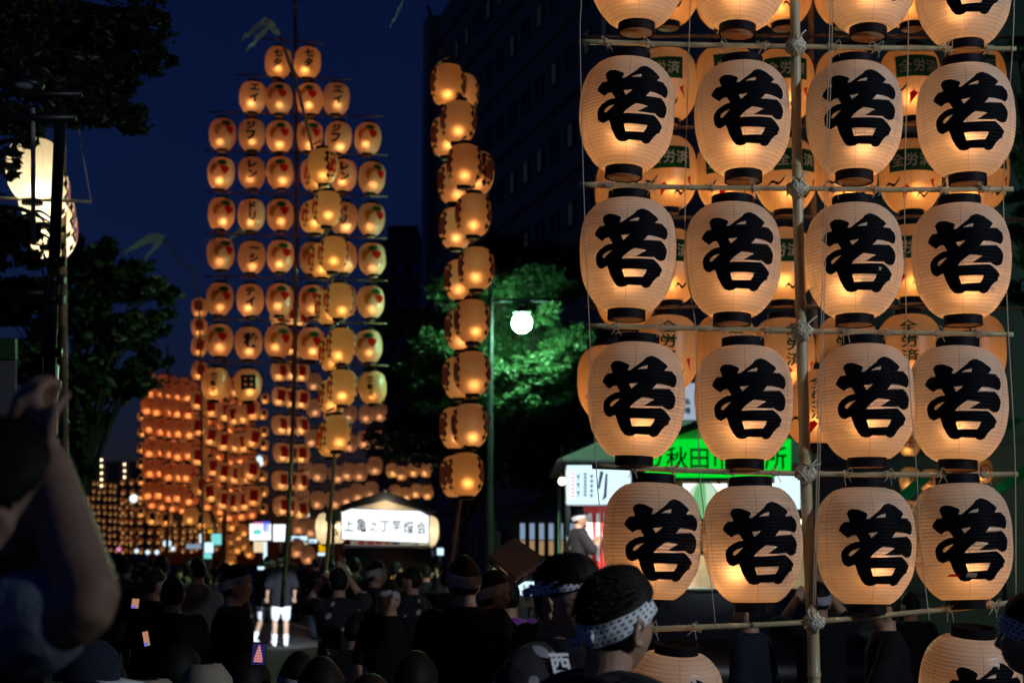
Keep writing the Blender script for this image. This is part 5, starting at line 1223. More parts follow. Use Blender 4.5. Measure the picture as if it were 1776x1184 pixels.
# information stall behind the near lanterns
YS = 22.0; st = empty('information_stall', (P(1240, 975, YS).x, YS, 0)); tag(st, 'white tent stall with green lit sign board behind the near lanterns', 'stall'); o = st.location.copy()
for nm, pts in (('roof', [(965, 797, 0), (1425, 800, 0), (1330, 722, 1.6), (1150, 716, 1.6)]),):
    bm = bmesh.new(); a = [at(o, x, y, YS + d) for x, y, d in pts]
    b = [Vector((v.x, 4.2 - (v.y - 0) , v.z)) for v in a]
    for q in (a, [a[0], a[3], Vector((a[3].x, 2.6, a[3].z)), Vector((a[0].x, 4.2, a[0].z))], [a[1], Vector((a[1].x, 4.2, a[1].z)), Vector((a[2].x, 2.6, a[2].z)), a[2]], [Vector((a[0].x, 4.2, a[0].z)), Vector((a[3].x, 2.6, a[3].z)), Vector((a[2].x, 2.6, a[2].z)), Vector((a[1].x, 4.2, a[1].z))], [a[3], a[2], Vector((a[2].x, 2.6, a[2].z)), Vector((a[3].x, 2.6, a[3].z))]):
        bm.faces.new([bm.verts.new(v) for v in q])
    bmesh.ops.remove_doubles(bm, verts=bm.verts[:], dist=.001); bmesh.ops.solidify(bm, geom=bm.faces[:], thickness=.03); obj('roof', bm, M['canvas'], st, smooth=False)
obj('gable', flat(o, [(1150, 764), (1360, 764), (1245, 716)], YS - .3, .05), mat('white_gable', (.7, .7, .68), .7, var=.08), st, smooth=False)
obj('gable_trim', flat(o, [(1150, 752), (1158, 762), (1222, 738), (1218, 726)], YS - .36, .04), M['canvas_green'], st, smooth=False)
for x in (985, 1408):
    for d in (0, 4.0):
        bm = bmesh.new(); tube(bm, [(at(o, x, 800, YS).x, d + .1, 0), (at(o, x, 800, YS).x, d + .1, at(o, x, 800, YS).z)], .03, 8); obj('post', bm, M['canvas'], st)
sg = empty('sign_board', P(1245, 795, YS - .45)); tag(sg, 'bright green lit sign board with black 秋田市役所 lettering', 'sign'); so = sg.location.copy()
obj('sign_face', flat(so, rect(1120, 761, 1372, 827), YS - .45, .12), M['green_light'], sg, smooth=False)
sign_text(so, [('り', 1136, 794, 34, 38), ('秋', 1174, 794, 38, 40), ('田', 1213, 795, 33, 35), ('市', 1252, 794, 36, 38), ('役', 1298, 794, 38, 40), ('所', 1345, 794, 38, 40)], YS - .45, M['ink'], sg, .012)
wg = empty('sign_board', P(1035, 838, YS - .8)); tag(wg, 'white lit sign board with columns of black and red writing left of stall', 'sign'); so = wg.location.copy()
obj('sign_face', flat(so, rect(983, 806, 1094, 874), YS - .8, .14), M['cool_light'], wg, smooth=False)
bm = bmesh.new()
for (x0, y0, x1, y1) in ((981, 804, 1096, 806.2), (981, 874, 1096, 876.2), (981, 804, 983, 876), (1094, 804, 1096, 876)):
    slab(bm, [P(x, y, YS - .82) - so for x, y in rect(x0, y0, x1, y1)], (0, .18, 0))
obj('sign_frame', bm, M['dark_metal'], wg, smooth=False)
bm = bmesh.new(); bred = bmesh.new(); rn = random.Random(5)
for cx_, n, y0, w in ((1003, 3, 823, 6), (1015, 7, 820, 6), (1026, 5, 823, 6)):
    for k in range(n):
        y = y0 + k * (42 / n)
        for (a, b_, c, d) in ((-w / 2, 0, w / 2, 1.5), (-w / 2, 2.6, w / 2, 4.0), (-.8, 0, .8, 42 / n * .72)): slab(bm, [P(x, yy, YS - .806) - so for x, yy in rect(cx_ + a, y + b_, cx_ + c, y + d)], (0, -.006, 0))
for k in range(7): slab(bred, [P(x, yy, YS - .806) - so for x, yy in rect(991, 819 + k * 6.5, 996, 823 + k * 6.5)], (0, -.006, 0))
for pts in ([(1041, 816), (1047, 818), (1040, 848), (1036, 846)], [(1050, 822), (1054, 820), (1052, 862), (1044, 868), (1047, 858)]): slab(bm, [P(x, yy, YS - .806) - so for x, yy in pts], (0, -.006, 0))
tag(obj('writing', bm, M['ink'], wg, smooth=False), kind='stuff'); tag(obj('red_writing', bred, mat('red_writing', (.6, .05, .05), .6), wg, smooth=False), kind='stuff')
wg2 = empty('sign_board', P(1365, 850, YS - .7)); tag(wg2, 'plain white lit panel right of the green sign, by the bamboo pole', 'sign'); so = wg2.location.copy()
obj('sign_face', flat(so, rect(1346, 824, 1388, 882), YS - .7, .12), M['cool_light'], wg2, smooth=False)
bn = empty('vertical_banner', P(1197, 700, YS + 1.4)); tag(bn, 'white vertical banner with blue lettering above the stall roof', 'banner'); so = bn.location.copy()
obj('banner_cloth', flat(so, rect(1184, 664, 1212, 732), YS + 1.4, .02), glow('banner_glow', (.62, .74, .95), .55), bn, smooth=False)  # brightness put into the cloth as emission; no lamp in the banner
sign_text(so, [('会', 1192, 696, 11, 12), ('場', 1192, 712, 11, 12)], YS + 1.4, mat('blue_print', (.02, .05, .5), .6), bn, .03)
bm = bmesh.new(); tube(bm, [P(1182, 655, YS + 1.45) - so, P(1182, 975, YS + 1.45) - so], .02, 6); obj('banner_pole', bm, M['dark_metal'], bn)
obj('back_panel', flat(o, rect(1185, 838, 1345, 858), YS + .6, .05), M['white_light'], st, smooth=False)
bm = bmesh.new()
for (x0, y0, x1, y1) in ((1160, 833, 1350, 837), (1178, 837, 1182, 900), (1262, 837, 1266, 900)): slab(bm, [P(x, y, YS + .5) - o for x, y in rect(x0, y0, x1, y1)], (0, .05, 0))
obj('door_frame', bm, mat('red_brown_frame', (.25, .08, .04), .6), st, smooth=False)
obj('lit_back_wall', flat(o, rect(1095, 838, 1345, 955), YS + 3.4, .05), mat('stall_back', (.35, .42, .36), .8), st, smooth=False)
obj('counter', flat(o, rect(1120, 962, 1400, 1020), YS - .1, .7), M['tarp'], st, smooth=False)
for x in (1130, 1395):
    bm = bmesh.new(); box(bm, at(o, x, 1080, YS + .25) , (.06, .5, 1.2)); obj('counter_leg', bm, M['dark_metal'], st, smooth=False)
rl = empty('round_lantern', P(1221, 868, YS - .2)); tag(rl, 'round pale green striped lantern hanging under the green sign', 'lantern'); 
for k in range(8):
    bm = bmesh.new(); prof = [(.235 * math.sin(math.pi * i / 14), -.26 * math.cos(math.pi * i / 14)) for i in range(1, 14)]; prev = None
    for r, z in prof:
        row = [bm.verts.new((r * math.cos(a), r * math.sin(a), z)) for a in (k * math.pi / 4, (k + .34) * math.pi / 4, (k + .67) * math.pi / 4, (k + 1) * math.pi / 4)]
        if prev:
            for q in range(3): bm.faces.new((prev[q], prev[q + 1], row[q + 1], row[q]))
        prev = row
    obj('gore', bm, M['pale_green_light' if k % 2 else 'far_paper_white'] if 'far_paper_white' in M else (M['pale_green_light'] if k % 2 else glow('pale_paper_light', (.72, 1, .72), .75)), rl)
bm = bmesh.new(); lathe(bm, [(.09, .24), (.09, .29)], 16, caps=True); lathe(bm, [(.09, -.29), (.09, -.24)], 16, caps=True); obj('collar', bm, M['dark_metal'], rl)
bm = bmesh.new(); tube(bm, [(0, 0, .29), (0, 0, P(0, 833, YS).z - P(0, 868, YS).z)], .006, 5); obj('cord', bm, M['dark_metal'], rl)
for k, (x, y, Y, lb) in enumerate(((975, 834, YS - .6, 'warm bare bulb left of the white writing board'), (1247, 846, YS + .1, 'warm bare bulb under the green sign'), (1385, 905, 27, 'small warm lamp behind the near bamboo pole'))):
    bl_ = empty('light_bulb', P(x, y, Y)); tag(bl_, lb, 'light bulb'); bm = bmesh.new(); sphere(bm, (0, 0, 0), .055, 2); obj('glass', bm, M['bulb'], bl_)
    bm = bmesh.new(); lathe(bm, [(.025, .05), (.025, .11), (.008, .12), (.008, .5)], 10, caps=True); obj('socket', bm, M['dark_metal'], bl_)
l = bpy.data.objects.new('stall_tube_light', bpy.data.lights.new('stall_tube_light', 'AREA')); col.objects.link(l); l.parent = st; l.location = at(o, 1250, 824, YS - 1.0); l.data.shape = 'RECTANGLE'; l.data.size = 2.4; l.data.size_y = .2; l.data.energy = 70; l.data.color = (1, .93, .78)  # added area light without a fixture, brightens the tan counter
l = bpy.data.objects.new('stall_tube_light', bpy.data.lights.new('stall_tube_light', 'SPOT')); col.objects.link(l); l.parent = st; l.location = at(o, 1030, 803, YS - 2.2); l.data.energy = 420; l.data.spot_size = R(70); l.data.color = (1, .90, .82); l.rotation_euler = (R(58), 0, R(4))  # added spot without a fixture, brightens the red banner and the man beside it
# red notice with white shapes, and the man beside it on the stall step
rd = empty('festival_banner', P(1035, 935, YS - .2)); tag(rd, 'red banner with big white rounded lettering at left of stall', 'banner'); so = rd.location.copy()
obj('banner_cloth', flat(so, rect(1012, 878, 1066, 1000), YS - .2, .03), M['red_board'], rd, smooth=False)
for pts in ([(1018, 892), (1026, 888), (1029, 930), (1026, 968), (1019, 962), (1015, 925)], [(1034, 890), (1041, 889), (1042, 940), (1039, 974), (1034, 970), (1033, 930)], [(1047, 890), (1056, 892), (1058, 935), (1054, 968), (1049, 966)]):
    obj('white_stroke', flat(so, pts, YS - .215, .008), M['white_cloth'], rd, smooth=False)
bm = bmesh.new(); tube(bm, [P(1011, 872, YS - .16) - so, Vector((P(1011, 872, YS - .16) - so).xy.to_3d()) + Vector((0, 0, -so.z))], .02, 6); obj('banner_pole', bm, M['dark_metal'], rd)
sb = empty('wooden_step', (P(1003, 975, YS - .4).x, YS - .4, 0)); tag(sb, 'low wooden platform at the left end of the stall', 'platform')
for k in range(4):
    bm = bmesh.new(); box(bm, (0, -.33 + .22 * k, .70), (1.2, .21, .04)); obj('plank', bm, M['cream_wood'], sb, smooth=False)
for sx in (-.55, .55):
    bm = bmesh.new(); box(bm, (sx, 0, .34), (.06, .8, .68)); obj('leg', bm, M['cream_wood'], sb, smooth=False)
pm = person('phone', (P(1003, 975, YS - .4).x, YS - .4, .725), R(-75), 'man in patterned happi and white headband on the step by the red banner', SPOT, None, 1.0)
# glazed shop front with dark posts and a slatted awning, left of the stall
sf = empty('corner_shop', (P(940, 975, 31).x, 31, 0)); tag(sf, 'dark shop front with lit window strips under a slatted sloping awning', 'shop front'); o = sf.location.copy()
for k in range(6):
    x = 898 + 16.5 * k
    obj('window', flat(o, rect(x + 3, 907, x + 15, 935), 31.2, .04), M['dim_cool'], sf, smooth=False); obj('window', flat(o, rect(x + 3, 937, x + 15, 962), 31.2, .04), M['dim_warm'], sf, smooth=False)
    bm = bmesh.new(); a = at(o, x, 900, 31); box(bm, (a.x, 0, a.z / 2), (.09, .12, a.z)); obj('post', bm, M['dark_metal'], sf, smooth=False)
for k in range(8):
    a, b_ = at(o, 888 + 10 * k, 902 - 3 * k, 30.6), at(o, 968 + 14 * k, 838 - 5 * k, 30.9); bm = bmesh.new(); tube(bm, [a, b_], .035, 4); obj('slat', bm, M['canvas_green'], sf, smooth=False)
obj('wall', flat(o, rect(885, 900, 1010, 975), 31.6, .2), M['dark_metal'], sf, smooth=False)
# green-lit awning stripes at the right edge
aw = empty('striped_awning', (P(1690, 975, 27).x, 27, 0)); tag(aw, 'dark awning with green lit stripes behind the rightmost near lanterns', 'awning'); o = aw.location.copy()
for k, (x0, y0, x1, y1, w) in enumerate(((1545, 868, 1600, 818, 22), (1690, 868, 1800, 790, 22), (1640, 800, 1760, 722, 16), (1600, 905, 1700, 850, 14))):
    bm = bmesh.new(); slab(bm, [at(o, x0, y0, 27), at(o, x0 + w, y0 + 4, 27), at(o, x1 + w, y1 + 4, 28.5), at(o, x1, y1, 28.5)], (0, .03, -.03)); obj('awning_strip', bm, mat('awning_green', (.01, .16, .07), .5), aw, smooth=False)
for x in (1560, 1740):
    bm = bmesh.new(); tube(bm, [(at(o, x, 975, 27.4).x, .4, 0), (at(o, x, 975, 27.4).x, .4, at(o, x, 850, 27.4).z)], .04, 8); obj('post', bm, M['dark_metal'], aw)
l = bpy.data.objects.new('awning_light', bpy.data.lights.new('awning_light', 'POINT')); col.objects.link(l); l.parent = aw; l.location = at(o, 1735, 850, 26.3); l.data.energy = 22; l.data.color = (.3, 1, .55); l.data.shadow_soft_size = .06

# parked dark car under the near frame
def wheel(parent, c, r=.31, w=.2):
    t_ = empty('wheel', c, 0, parent); t_.rotation_euler = (0, R(90), 0)
    bm = bmesh.new(); lathe(bm, [(r * .62, -w / 2), (r * .93, -w / 2), (r, -w * .3), (r, w * .3), (r * .93, w / 2), (r * .62, w / 2)], 24); obj('tyre', bm, M['tyre'], t_)
    bm = bmesh.new(); lathe(bm, [(.05, w * .5), (r * .3, w * .46), (r * .62, w * .40), (r * .64, -w * .4)], 24); lathe(bm, [(.001, w * .52), (.05, w * .5)], 24); obj('rim', bm, M['steel'], t_)
cr = empty('parked_car', (P(1275, 975, 15).x, 15.5, 0), R(8)); tag(cr, 'dark parked car glimpsed under the tan counter below the near lanterns', 'car')
bm = bmesh.new(); rings = []
for x, zl, zh, wd in ((-2.1, .45, .78, .72), (-1.9, .30, .92, .80), (-1.2, .28, 1.0, .84), (0, .28, 1.02, .85), (1.1, .28, 1.0, .84), (1.85, .30, .86, .80), (2.1, .42, .72, .72)):
    rings.append([bm.verts.new((x, y, z)) for y, z in ((-wd * .95, zl), (-wd, (zl + zh) / 2), (-wd * .93, zh), (wd * .93, zh), (wd, (zl + zh) / 2), (wd * .95, zl))])
for a, b_ in zip(rings, rings[1:]):
    for k in range(6): bm.faces.new((a[k], a[(k + 1) % 6], b_[(k + 1) % 6], b_[k]))
bm.faces.new(rings[0][::-1]); bm.faces.new(rings[-1]); obj('body', bm, M['dark_paint'], cr)
bm = bmesh.new(); rings = []
for x, z, wd in ((-1.75, 1.0, .74), (-1.15, 1.42, .62), (.35, 1.44, .62), (1.15, 1.0, .76)): rings.append([bm.verts.new((x, y, zz)) for y, zz in ((-wd * 1.08, .98), (-wd, z), (wd, z), (wd * 1.08, .98))])
for a, b_ in zip(rings, rings[1:]):
    for k in range(4): bm.faces.new((a[k], a[(k + 1) % 4], b_[(k + 1) % 4], b_[k]))
obj('cabin', bm, M['dark_glass'], cr, smooth=False)
bm = bmesh.new(); box(bm, (-.4, 0, 1.455), (1.5, 1.2, .03), bevel=.01); obj('roof', bm, M['dark_paint'], cr)
for sy in (-1, 1):
    for x in (-1.3, 1.3):
        w_ = empty('wheel', (x, sy * .76, .31), 0, cr); w_.rotation_euler = (R(90), 0, 0)
        bm = bmesh.new(); lathe(bm, [(.2, -.1), (.29, -.1), (.31, -.06), (.31, .06), (.29, .1), (.2, .1)], 24); obj('tyre', bm, M['tyre'], w_)
        bm = bmesh.new(); lathe(bm, [(.01, .09), (.2, .08), (.2, -.08), (.01, -.09)], 20); obj('rim', bm, M['steel'], w_)
    bm = bmesh.new(); box(bm, (2.04, sy * .55, .68), (.10, .30, .14), bevel=.02); obj('headlight', bm, mat('headlight_glass', (.4, .4, .42), .15), cr)

# the float: a small truck facing us with a lit roofed sign board and big side lanterns
YT = 36.0; tk = empty('float_truck', (P(671, 975, YT).x, YT, 0)); tag(tk, 'small dark truck facing the crowd and carrying the lit roofed sign', 'truck'); o = tk.location.copy()
bm = bmesh.new(); box(bm, (0, .9, 1.25), (1.98, 1.8, 1.62), bevel=.07); obj('cab', bm, M['dark_paint'], tk)
bm = bmesh.new(); slab(bm, [(-.86, -.02, 1.22), (.86, -.02, 1.22), (.80, .05, 1.95), (-.80, .05, 1.95)], (0, .05, 0)); obj('windscreen', bm, M['dark_glass'], tk, smooth=False)
bm = bmesh.new(); box(bm, (0, -.02, 2.09), (2.0, .14, .06), bevel=.01); obj('roof_rail', bm, M['white_cloth'], tk)
bm = bmesh.new(); box(bm, (0, -.03, .46), (2.0, .16, .24), bevel=.03); obj('bumper', bm, M['grey_cloth'], tk)
bm = bmesh.new(); box(bm, (0, 3.4, .95), (1.98, 3.2, .5), bevel=.02); obj('load_bed', bm, M['dark_paint'], tk)
for sx in (-1, 1):
    bm = bmesh.new(); box(bm, (sx * .74, -.03, .80), (.34, .08, .20), bevel=.02); obj('headlight', bm, mat('headlight_glass', (.4, .4, .42), .15), tk)
    bm = bmesh.new(); box(bm, (sx * 1.12, -.06, 1.55), (.14, .06, .30), bevel=.02); obj('mirror', bm, M['dark_metal'], tk)
    for y in (.55, 4.0): wheel(tk, (sx * .86, y, .31))
for x, y, r in ((692, 1006, .20), (612, 1012, .13), (704, 1016, .12)):
    fo = empty('paper_flower', P(x, y, YT - .15)); tag(fo, {692: 'large yellow paper flower glowing on the truck front', 612: 'yellow paper flower at the left of the truck front', 704: 'small yellow paper flower low on the truck front'}[x], 'paper flower')
    for k in range(9):
        a = 2 * math.pi * k / 9; bm = bmesh.new(); sphere(bm, (r * .6 * math.cos(a), -.02 - .03 * (k % 2), r * .6 * math.sin(a)), r * .42, 1, 0, (1, .35, 1)); obj('petal', bm, M['amber_glow'], fo)  # petals glow by emission; their lit look is put into the material
    bm = bmesh.new(); sphere(bm, (0, -.05, 0), r * .3, 2); obj('flower_centre', bm, M['amber_glow'], fo)
sg = empty('roofed_sign', (P(668, 975, YT).x, YT - .1, P(0, 940, YT).z)); tag(sg, 'white lit sign board reading 上亀之丁竿燈会 under a small dark gabled roof', 'sign'); o = sg.location.copy()
obj('sign_face', flat(o, [(592, 934), (743, 941), (743, 894), (728, 886), (610, 882), (593, 888)], YT - .1, .10), M['white_light'], sg, smooth=False)
bm = bmesh.new()
for a, b_ in (((592, 935), (744, 942)), ((592, 935), (592, 888)), ((744, 942), (744, 894))): tube(bm, [at(o, *a, YT - .14), at(o, *b_, YT - .14)], .014, 6)
obj('sign_frame', bm, M['dark_metal'], sg)
sign_text(o, [('上', 605, 910, 18, 22), ('亀', 627, 910, 18, 24), ('之', 648, 912, 15, 17), ('丁', 667, 912, 18, 20), ('竿', 688, 911, 17, 20), ('燈', 709, 914, 19, 22), ('会', 731, 915, 18, 22)], YT - .1, mat('blue_black_ink', (.01, .02, .04), .7), sg, .012)
for pts in ([(590, 876), (598, 884), (668, 866), (668, 850)], [(668, 850), (668, 866), (745, 888), (756, 884)]):
    bm = bmesh.new(); slab(bm, [at(o, x, y, YT - .35) for x, y in pts], (0, .9, 0)); obj('roof_board', bm, mat('black_roof', (.012, .011, .011), .7), sg, smooth=False)
bm = bmesh.new(); tube(bm, [at(o, 668, 849, YT - .4), at(o, 668, 849, YT - .4) + Vector((0, 1.0, 0))], .05, 8); obj('ridge', bm, M['dark_wood'], sg)
obj('gable', flat(o, [(612, 880), (728, 885), (668, 867)], YT - .05, .05), M['cream_wood'], sg, smooth=False)
for x0, x1, m_ in ((622, 632, 'red_board'), (637, 648, 'red_board'), (652, 662, 'red_board'), (668, 676, 'red_board'), (680, 692, 'dark_metal')): obj('valance_panel', flat(o, rect(x0, 938, x1, 945), YT - .05, .02), M[m_], sg, smooth=False)
obj('valance', flat(o, rect(608, 937, 720, 946), YT - .02, .02), M['cream_wood'], sg, smooth=False)
l = bpy.data.objects.new('sign_light', bpy.data.lights.new('sign_light', 'POINT')); col.objects.link(l); l.parent = sg; l.location = at(o, 668, 876, YT - .45); l.data.energy = 12; l.data.color = (1, .9, .7); l.data.shadow_soft_size = .05
for x, y, lb in ((567, 916, 'big pale side lantern with writing at far left of the float sign'), (584, 914, 'big pale side lantern with writing touching the float sign left edge'), (741, 921, 'big pale side lantern peeping out right of the float sign')):
    lo = link('paper_lantern', None, None, P(x, y, YT + .25)) if False else empty('paper_lantern', P(x, y, YT + (.25 if x != 567 else .6))); tag(lo, lb, 'lantern', 'side lanterns of the float')
    bm = bmesh.new(); lathe(bm, [(body_r(z) * 1.22, z * 1.42) for z in [-LH / 2 + LH * i / 20 for i in range(21)]], 28); obj('paper_body', bm, M['paper_white'], lo)
    for z, r in ((LH * .71 + .02, .12), (-LH * .71 - .02, .11)):
        bm = bmesh.new(); lathe(bm, [(r, z - .025), (r, z + .025)], 20, caps=True); obj('collar', bm, M['lacquer'], lo)
    l = bpy.data.objects.new('bulb_light', LIGHTS['white']); col.objects.link(l); l.parent = lo
    if x == 584:
        for k, ch in enumerate('竿会'):
            b = text_bm([(ch, .0, .12 - .22 * k, .17, .2)], .02)
            for v in b.verts: v.co.y = -math.sqrt(max(.01, (body_r(v.co.z / 1.42) * 1.22) ** 2 - v.co.x ** 2)) - .008
            obj('lettering', b, M['ink'], lo)

# far white stalls and signs at the end of the light pool
YW = 47.0
def far_sign(pts_m, label, Y, name='shop_sign', cat='sign'):
    x, y = pts_m[0][0][0]; s_ = empty(name, P(x, y, Y)); tag(s_, label, cat); so = s_.location.copy()
    for pts, mm in pts_m: obj('sign_face', flat(so, pts, Y, .12), M[mm], s_, smooth=False)
    xs = [p_[0] for pts, mm in pts_m for p_ in pts]; ys = [p_[1] for pts, mm in pts_m for p_ in pts]
    bm = bmesh.new(); c = P((min(xs) + max(xs)) / 2, max(ys), Y + .1) - so; tube(bm, [c, (c.x, c.y, -so.z)], .03, 6); obj('sign_post', bm, M['dark_metal'], s_)
    return s_
far_sign([(rect(433, 908, 469, 936), 'white_light'), (rect(440, 905, 455, 909), 'pink_light'), (rect(456, 904, 467, 922), 'blue_light')], 'white and blue shop sign with red top by the light pool', YW)
bm = fill_bm([[(.14 * math.cos(a), .085 * math.sin(a)) for a in [2 * math.pi * k / 20 for k in range(20)]]]); q = obj('shop_logo', bm, M['teal_light'], None, P(446, 922, YW - .01)); tag(q, 'pale teal oval mark on the white shop sign', 'sign mark')
far_sign([(rect(474, 909, 500, 938), 'white_light')], 'square white lit sign behind the left pole foot', YW + .5)
far_sign([(rect(503, 929, 532, 939), 'cool_light'), (rect(535, 934, 549, 941), 'cool_light'), (rect(522, 941, 532, 946), 'warm_light')], 'row of low bluish lit strips right of the left pole', YW + 1)
far_sign([(rect(440, 938, 461, 957), 'warm_light'), (rect(457, 939, 462, 978), 'cool_light'), (rect(447, 982, 459, 1022), 'cool_light')], 'cream lit panel above an upright white tube light', YW - 1)
far_sign([(rect(367, 925, 383, 944), 'teal_light'), (rect(355, 940, 369, 958), 'cool_light'), (rect(350, 959, 366, 968), 'teal_light')], 'teal lit panels at the left crowd edge', 56)
far_sign([(rect(323, 943, 354, 951), 'dim_cool'), (rect(346, 925, 352, 941), 'cool_light')], 'dim grey lit panel left of the teal panels', 60)
far_sign([(rect(553, 943, 563, 957), 'amber_glow'), (rect(551, 958, 563, 963), 'cool_light')], 'small yellow lit sign left of the truck', 42)
far_sign([(rect(758, 950, 769, 962), 'cool_light')], 'small bluish lit square right of the truck', 40)
for k, (x, y, c_) in enumerate(((290, 942, 'cool_light'), (237, 955, 'cool_light'), (272, 957, 'cool_light'), (300, 951, 'cool_light'), (206, 952, 'pink_light'), (245, 670, 'white_light'), (232, 864, 'white_light'), (364, 921, 'amber_glow'), (449, 800, 'cool_light'), (411, 933, 'white_light'), (533, 893, 'white_light'), (256, 957, 'cool_light'), (126, 834, 'teal_light'))):
    d_ = .11 if k not in (8, 6, 0) else .2; s_ = empty('street_light', P(x, y, 70)); tag(s_, f'tiny bright point light down the street, {["beside a white tent", "above the far crowd left end", "over the far heads", "right of the tent light", "pink one far left", "high one in the left tree", "large white one in the red dotted cluster", "yellow one by the teal panels", "bluish upright one under the tall left frame", "among leaning golden lanterns", "below pale lanterns", "low one in the crowd", "greenish one by the raised arm"][k]}', 'light', 'point lights down the street')
    bm = bmesh.new(); sphere(bm, (0, 0, 0), d_, 1, 0, (1, 1, 1.6 if k == 8 else 1)); obj('lamp_globe', bm, M[c_], s_); bm = bmesh.new(); tube(bm, [(0, .02, -d_), (0, .02, -P(x, y, 70).z)], .03, 6); obj('pole', bm, M['dark_metal'], s_)
fl_ = empty('assumed_work_light', P(578, 905, 27.5)); tag(fl_, 'assumed work light on a thin stand left of the lit float sign', 'floodlight'); so = fl_.location.copy()  # lamp and stand are assumed, added to make the white light pool
bm = bmesh.new(); tube(bm, [(0, 0, .1), (0, 0, -so.z)], .03, 8); obj('stand', bm, M['dark_metal'], fl_); bm = bmesh.new(); box(bm, (0, 0, .1), (.26, .12, .18), bevel=.02); obj('lamp_housing', bm, M['dark_metal'], fl_)
l = bpy.data.objects.new('work_light_beam', bpy.data.lights.new('work_light_beam', 'SPOT')); col.objects.link(l); l.parent = fl_; l.location = (-.05, .12, .08); l.data.energy = 3200; l.data.color = (.80, .90, 1); l.data.spot_size = R(19); l.data.spot_blend = .4; l.data.shadow_soft_size = .08
l.rotation_euler = (Vector((P(489, 1100, 33.2).x, 33.2, .25)) - so).to_track_quat('-Z', 'Y').to_euler()

# the tilted wooden roof of a lantern stand, with two round lights and a small white sign beneath
YM = 10.2; md = empty('lantern_stand', P(895, 1010, YM)); tag(md, 'wooden lantern stand with tilted plank roof and glowing lights beneath', 'lantern stand'); o = md.location.copy()
rp = [at(o, 848, 966, YM), at(o, 895, 1008, YM - .25), at(o, 947, 973, YM), at(o, 893, 936, YM + .3)]
for k in range(6):
    a0, a1, b0, b1 = rp[0].lerp(rp[3], k / 6), rp[0].lerp(rp[3], (k + .93) / 6), rp[1].lerp(rp[2], k / 6), rp[1].lerp(rp[2], (k + .93) / 6)
    bm = bmesh.new(); slab(bm, [a0, b0, b1, a1], (0, .01, .02)); obj('roof_plank', bm, M['dark_wood'], md, smooth=False)
bm = bmesh.new(); tube(bm, [rp[1] + Vector((0, 0, -.02)), rp[2] + Vector((0, 0, -.02))], .014, 6); tube(bm, [rp[0] + Vector((0, 0, -.02)), rp[1] + Vector((0, 0, -.02))], .014, 6); obj('roof_edge', bm, M['dark_metal'], md)
bm = bmesh.new(); c = at(o, 893, 985, YM + .1); tube(bm, [c, (c.x, c.y, -o.z)], .022, 8); obj('post', bm, M['dark_wood'], md)
M['round_glow'] = glow('round_lantern_paper', (1, .62, .30), 1.0)
for x, y, r, lb in ((866, 997, .055, 'upper round glowing lantern under the tilted wooden roof'), (881, 1015, .06, 'lower round glowing lantern under the tilted wooden roof'), (868, 1040, .04, 'small dim lantern low beside the tilted wooden roof')):
    q = empty('round_lantern', P(x, y, YM + .05)); tag(q, lb, 'lantern'); bm = bmesh.new(); sphere(bm, (0, 0, 0), r, 3, 0, (1, 1, 1.1)); obj('paper_globe', bm, M['round_glow'], q)
    bm = bmesh.new(); lathe(bm, [(r * .4, r * 1.0), (r * .4, r * 1.25)], 14, caps=True); lathe(bm, [(r * .4, -r * 1.25), (r * .4, -r * 1.0)], 14, caps=True); obj('collar', bm, M['lacquer'], q)
q = empty('small_sign', P(918, 1017, YM + 8)); tag(q, 'small white lit sign with black lettering under the tilted wooden roof', 'sign'); so = q.location.copy()
obj('sign_face', flat(so, rect(899, 1008, 938, 1031), YM + 8, .05), M['cool_light'], q, smooth=False); sign_text(so, [('上', 909, 1019, 12, 13), ('亀', 922, 1019, 13, 14)], YM + 8, M['ink'], q, .03)
obj('sign_base', flat(so, rect(903, 1033, 934, 1052), YM + 8, .05), M['cream_wood'], q, smooth=False); bm = bmesh.new(); tube(bm, [P(918, 1052, YM + 8.02) - so, (0, .02, -so.z)], .03, 6); obj('post', bm, M['dark_wood'], q)
l = bpy.data.objects.new('lantern_light', bpy.data.lights.new('lantern_light', 'POINT')); col.objects.link(l); l.parent = md; l.location = at(o, 885, 1020, YM - .1); l.data.energy = 1.6; l.data.color = (1, .62, .3); l.data.shadow_soft_size = .05

# left: lamp post with lights, clamps and poster boards
YP = 10.0; lp = empty('lamp_post', (P(72, 975, YP).x, YP, 0)); tag(lp, 'dark steel lamp post with clamps and crossarms at the left kerb', 'lamp post'); o = lp.location.copy()
bm = bmesh.new(); zt = P(0, 185, YP).z; tube(bm, [(0, 0, 0), (0, 0, 1.2), (0, 0, zt)], [.062, .045, .036], 14); obj('pole', bm, M['dark_metal'], lp)
for x0, x1, y, r in ((-60, 132, 204, .028), (-60, 142, 163, .022), (-30, 74, 508, .02), (-20, 72, 562, .016)):
    bm = bmesh.new(); tube(bm, [at(o, x0, y, YP - .06), at(o, x1, y, YP - .06)], r, 8); obj('crossarm', bm, M['dark_metal'], lp)
for y in (455, 486, 520, 612, 668):
    bm = bmesh.new(); lathe(bm, [(.05, -.025), (.06, -.02), (.06, .02), (.05, .025)], 14); box(bm, (.06, -.03, 0), (.05, .05, .06), bevel=.008); obj('clamp', bm, M['dark_metal'], lp, (0, 0, at(o, 0, y, YP).z))
bm = bmesh.new(); tube(bm, [at(o, 57, 188, YP - .05), at(o, 58, 420, YP - .05)], .016, 8); obj('conduit', bm, mat('grey_pipe', (.32, .32, .33), .5), lp)
bm = bmesh.new(); tube(bm, smooth_line([at(o, 76, 440, YP - .05), at(o, 84, 480, YP - .07), at(o, 76, 560, YP - .05), at(o, 79, 700, YP - .05)], 5), .007, 5); obj('cable', bm, M['tyre'], lp)
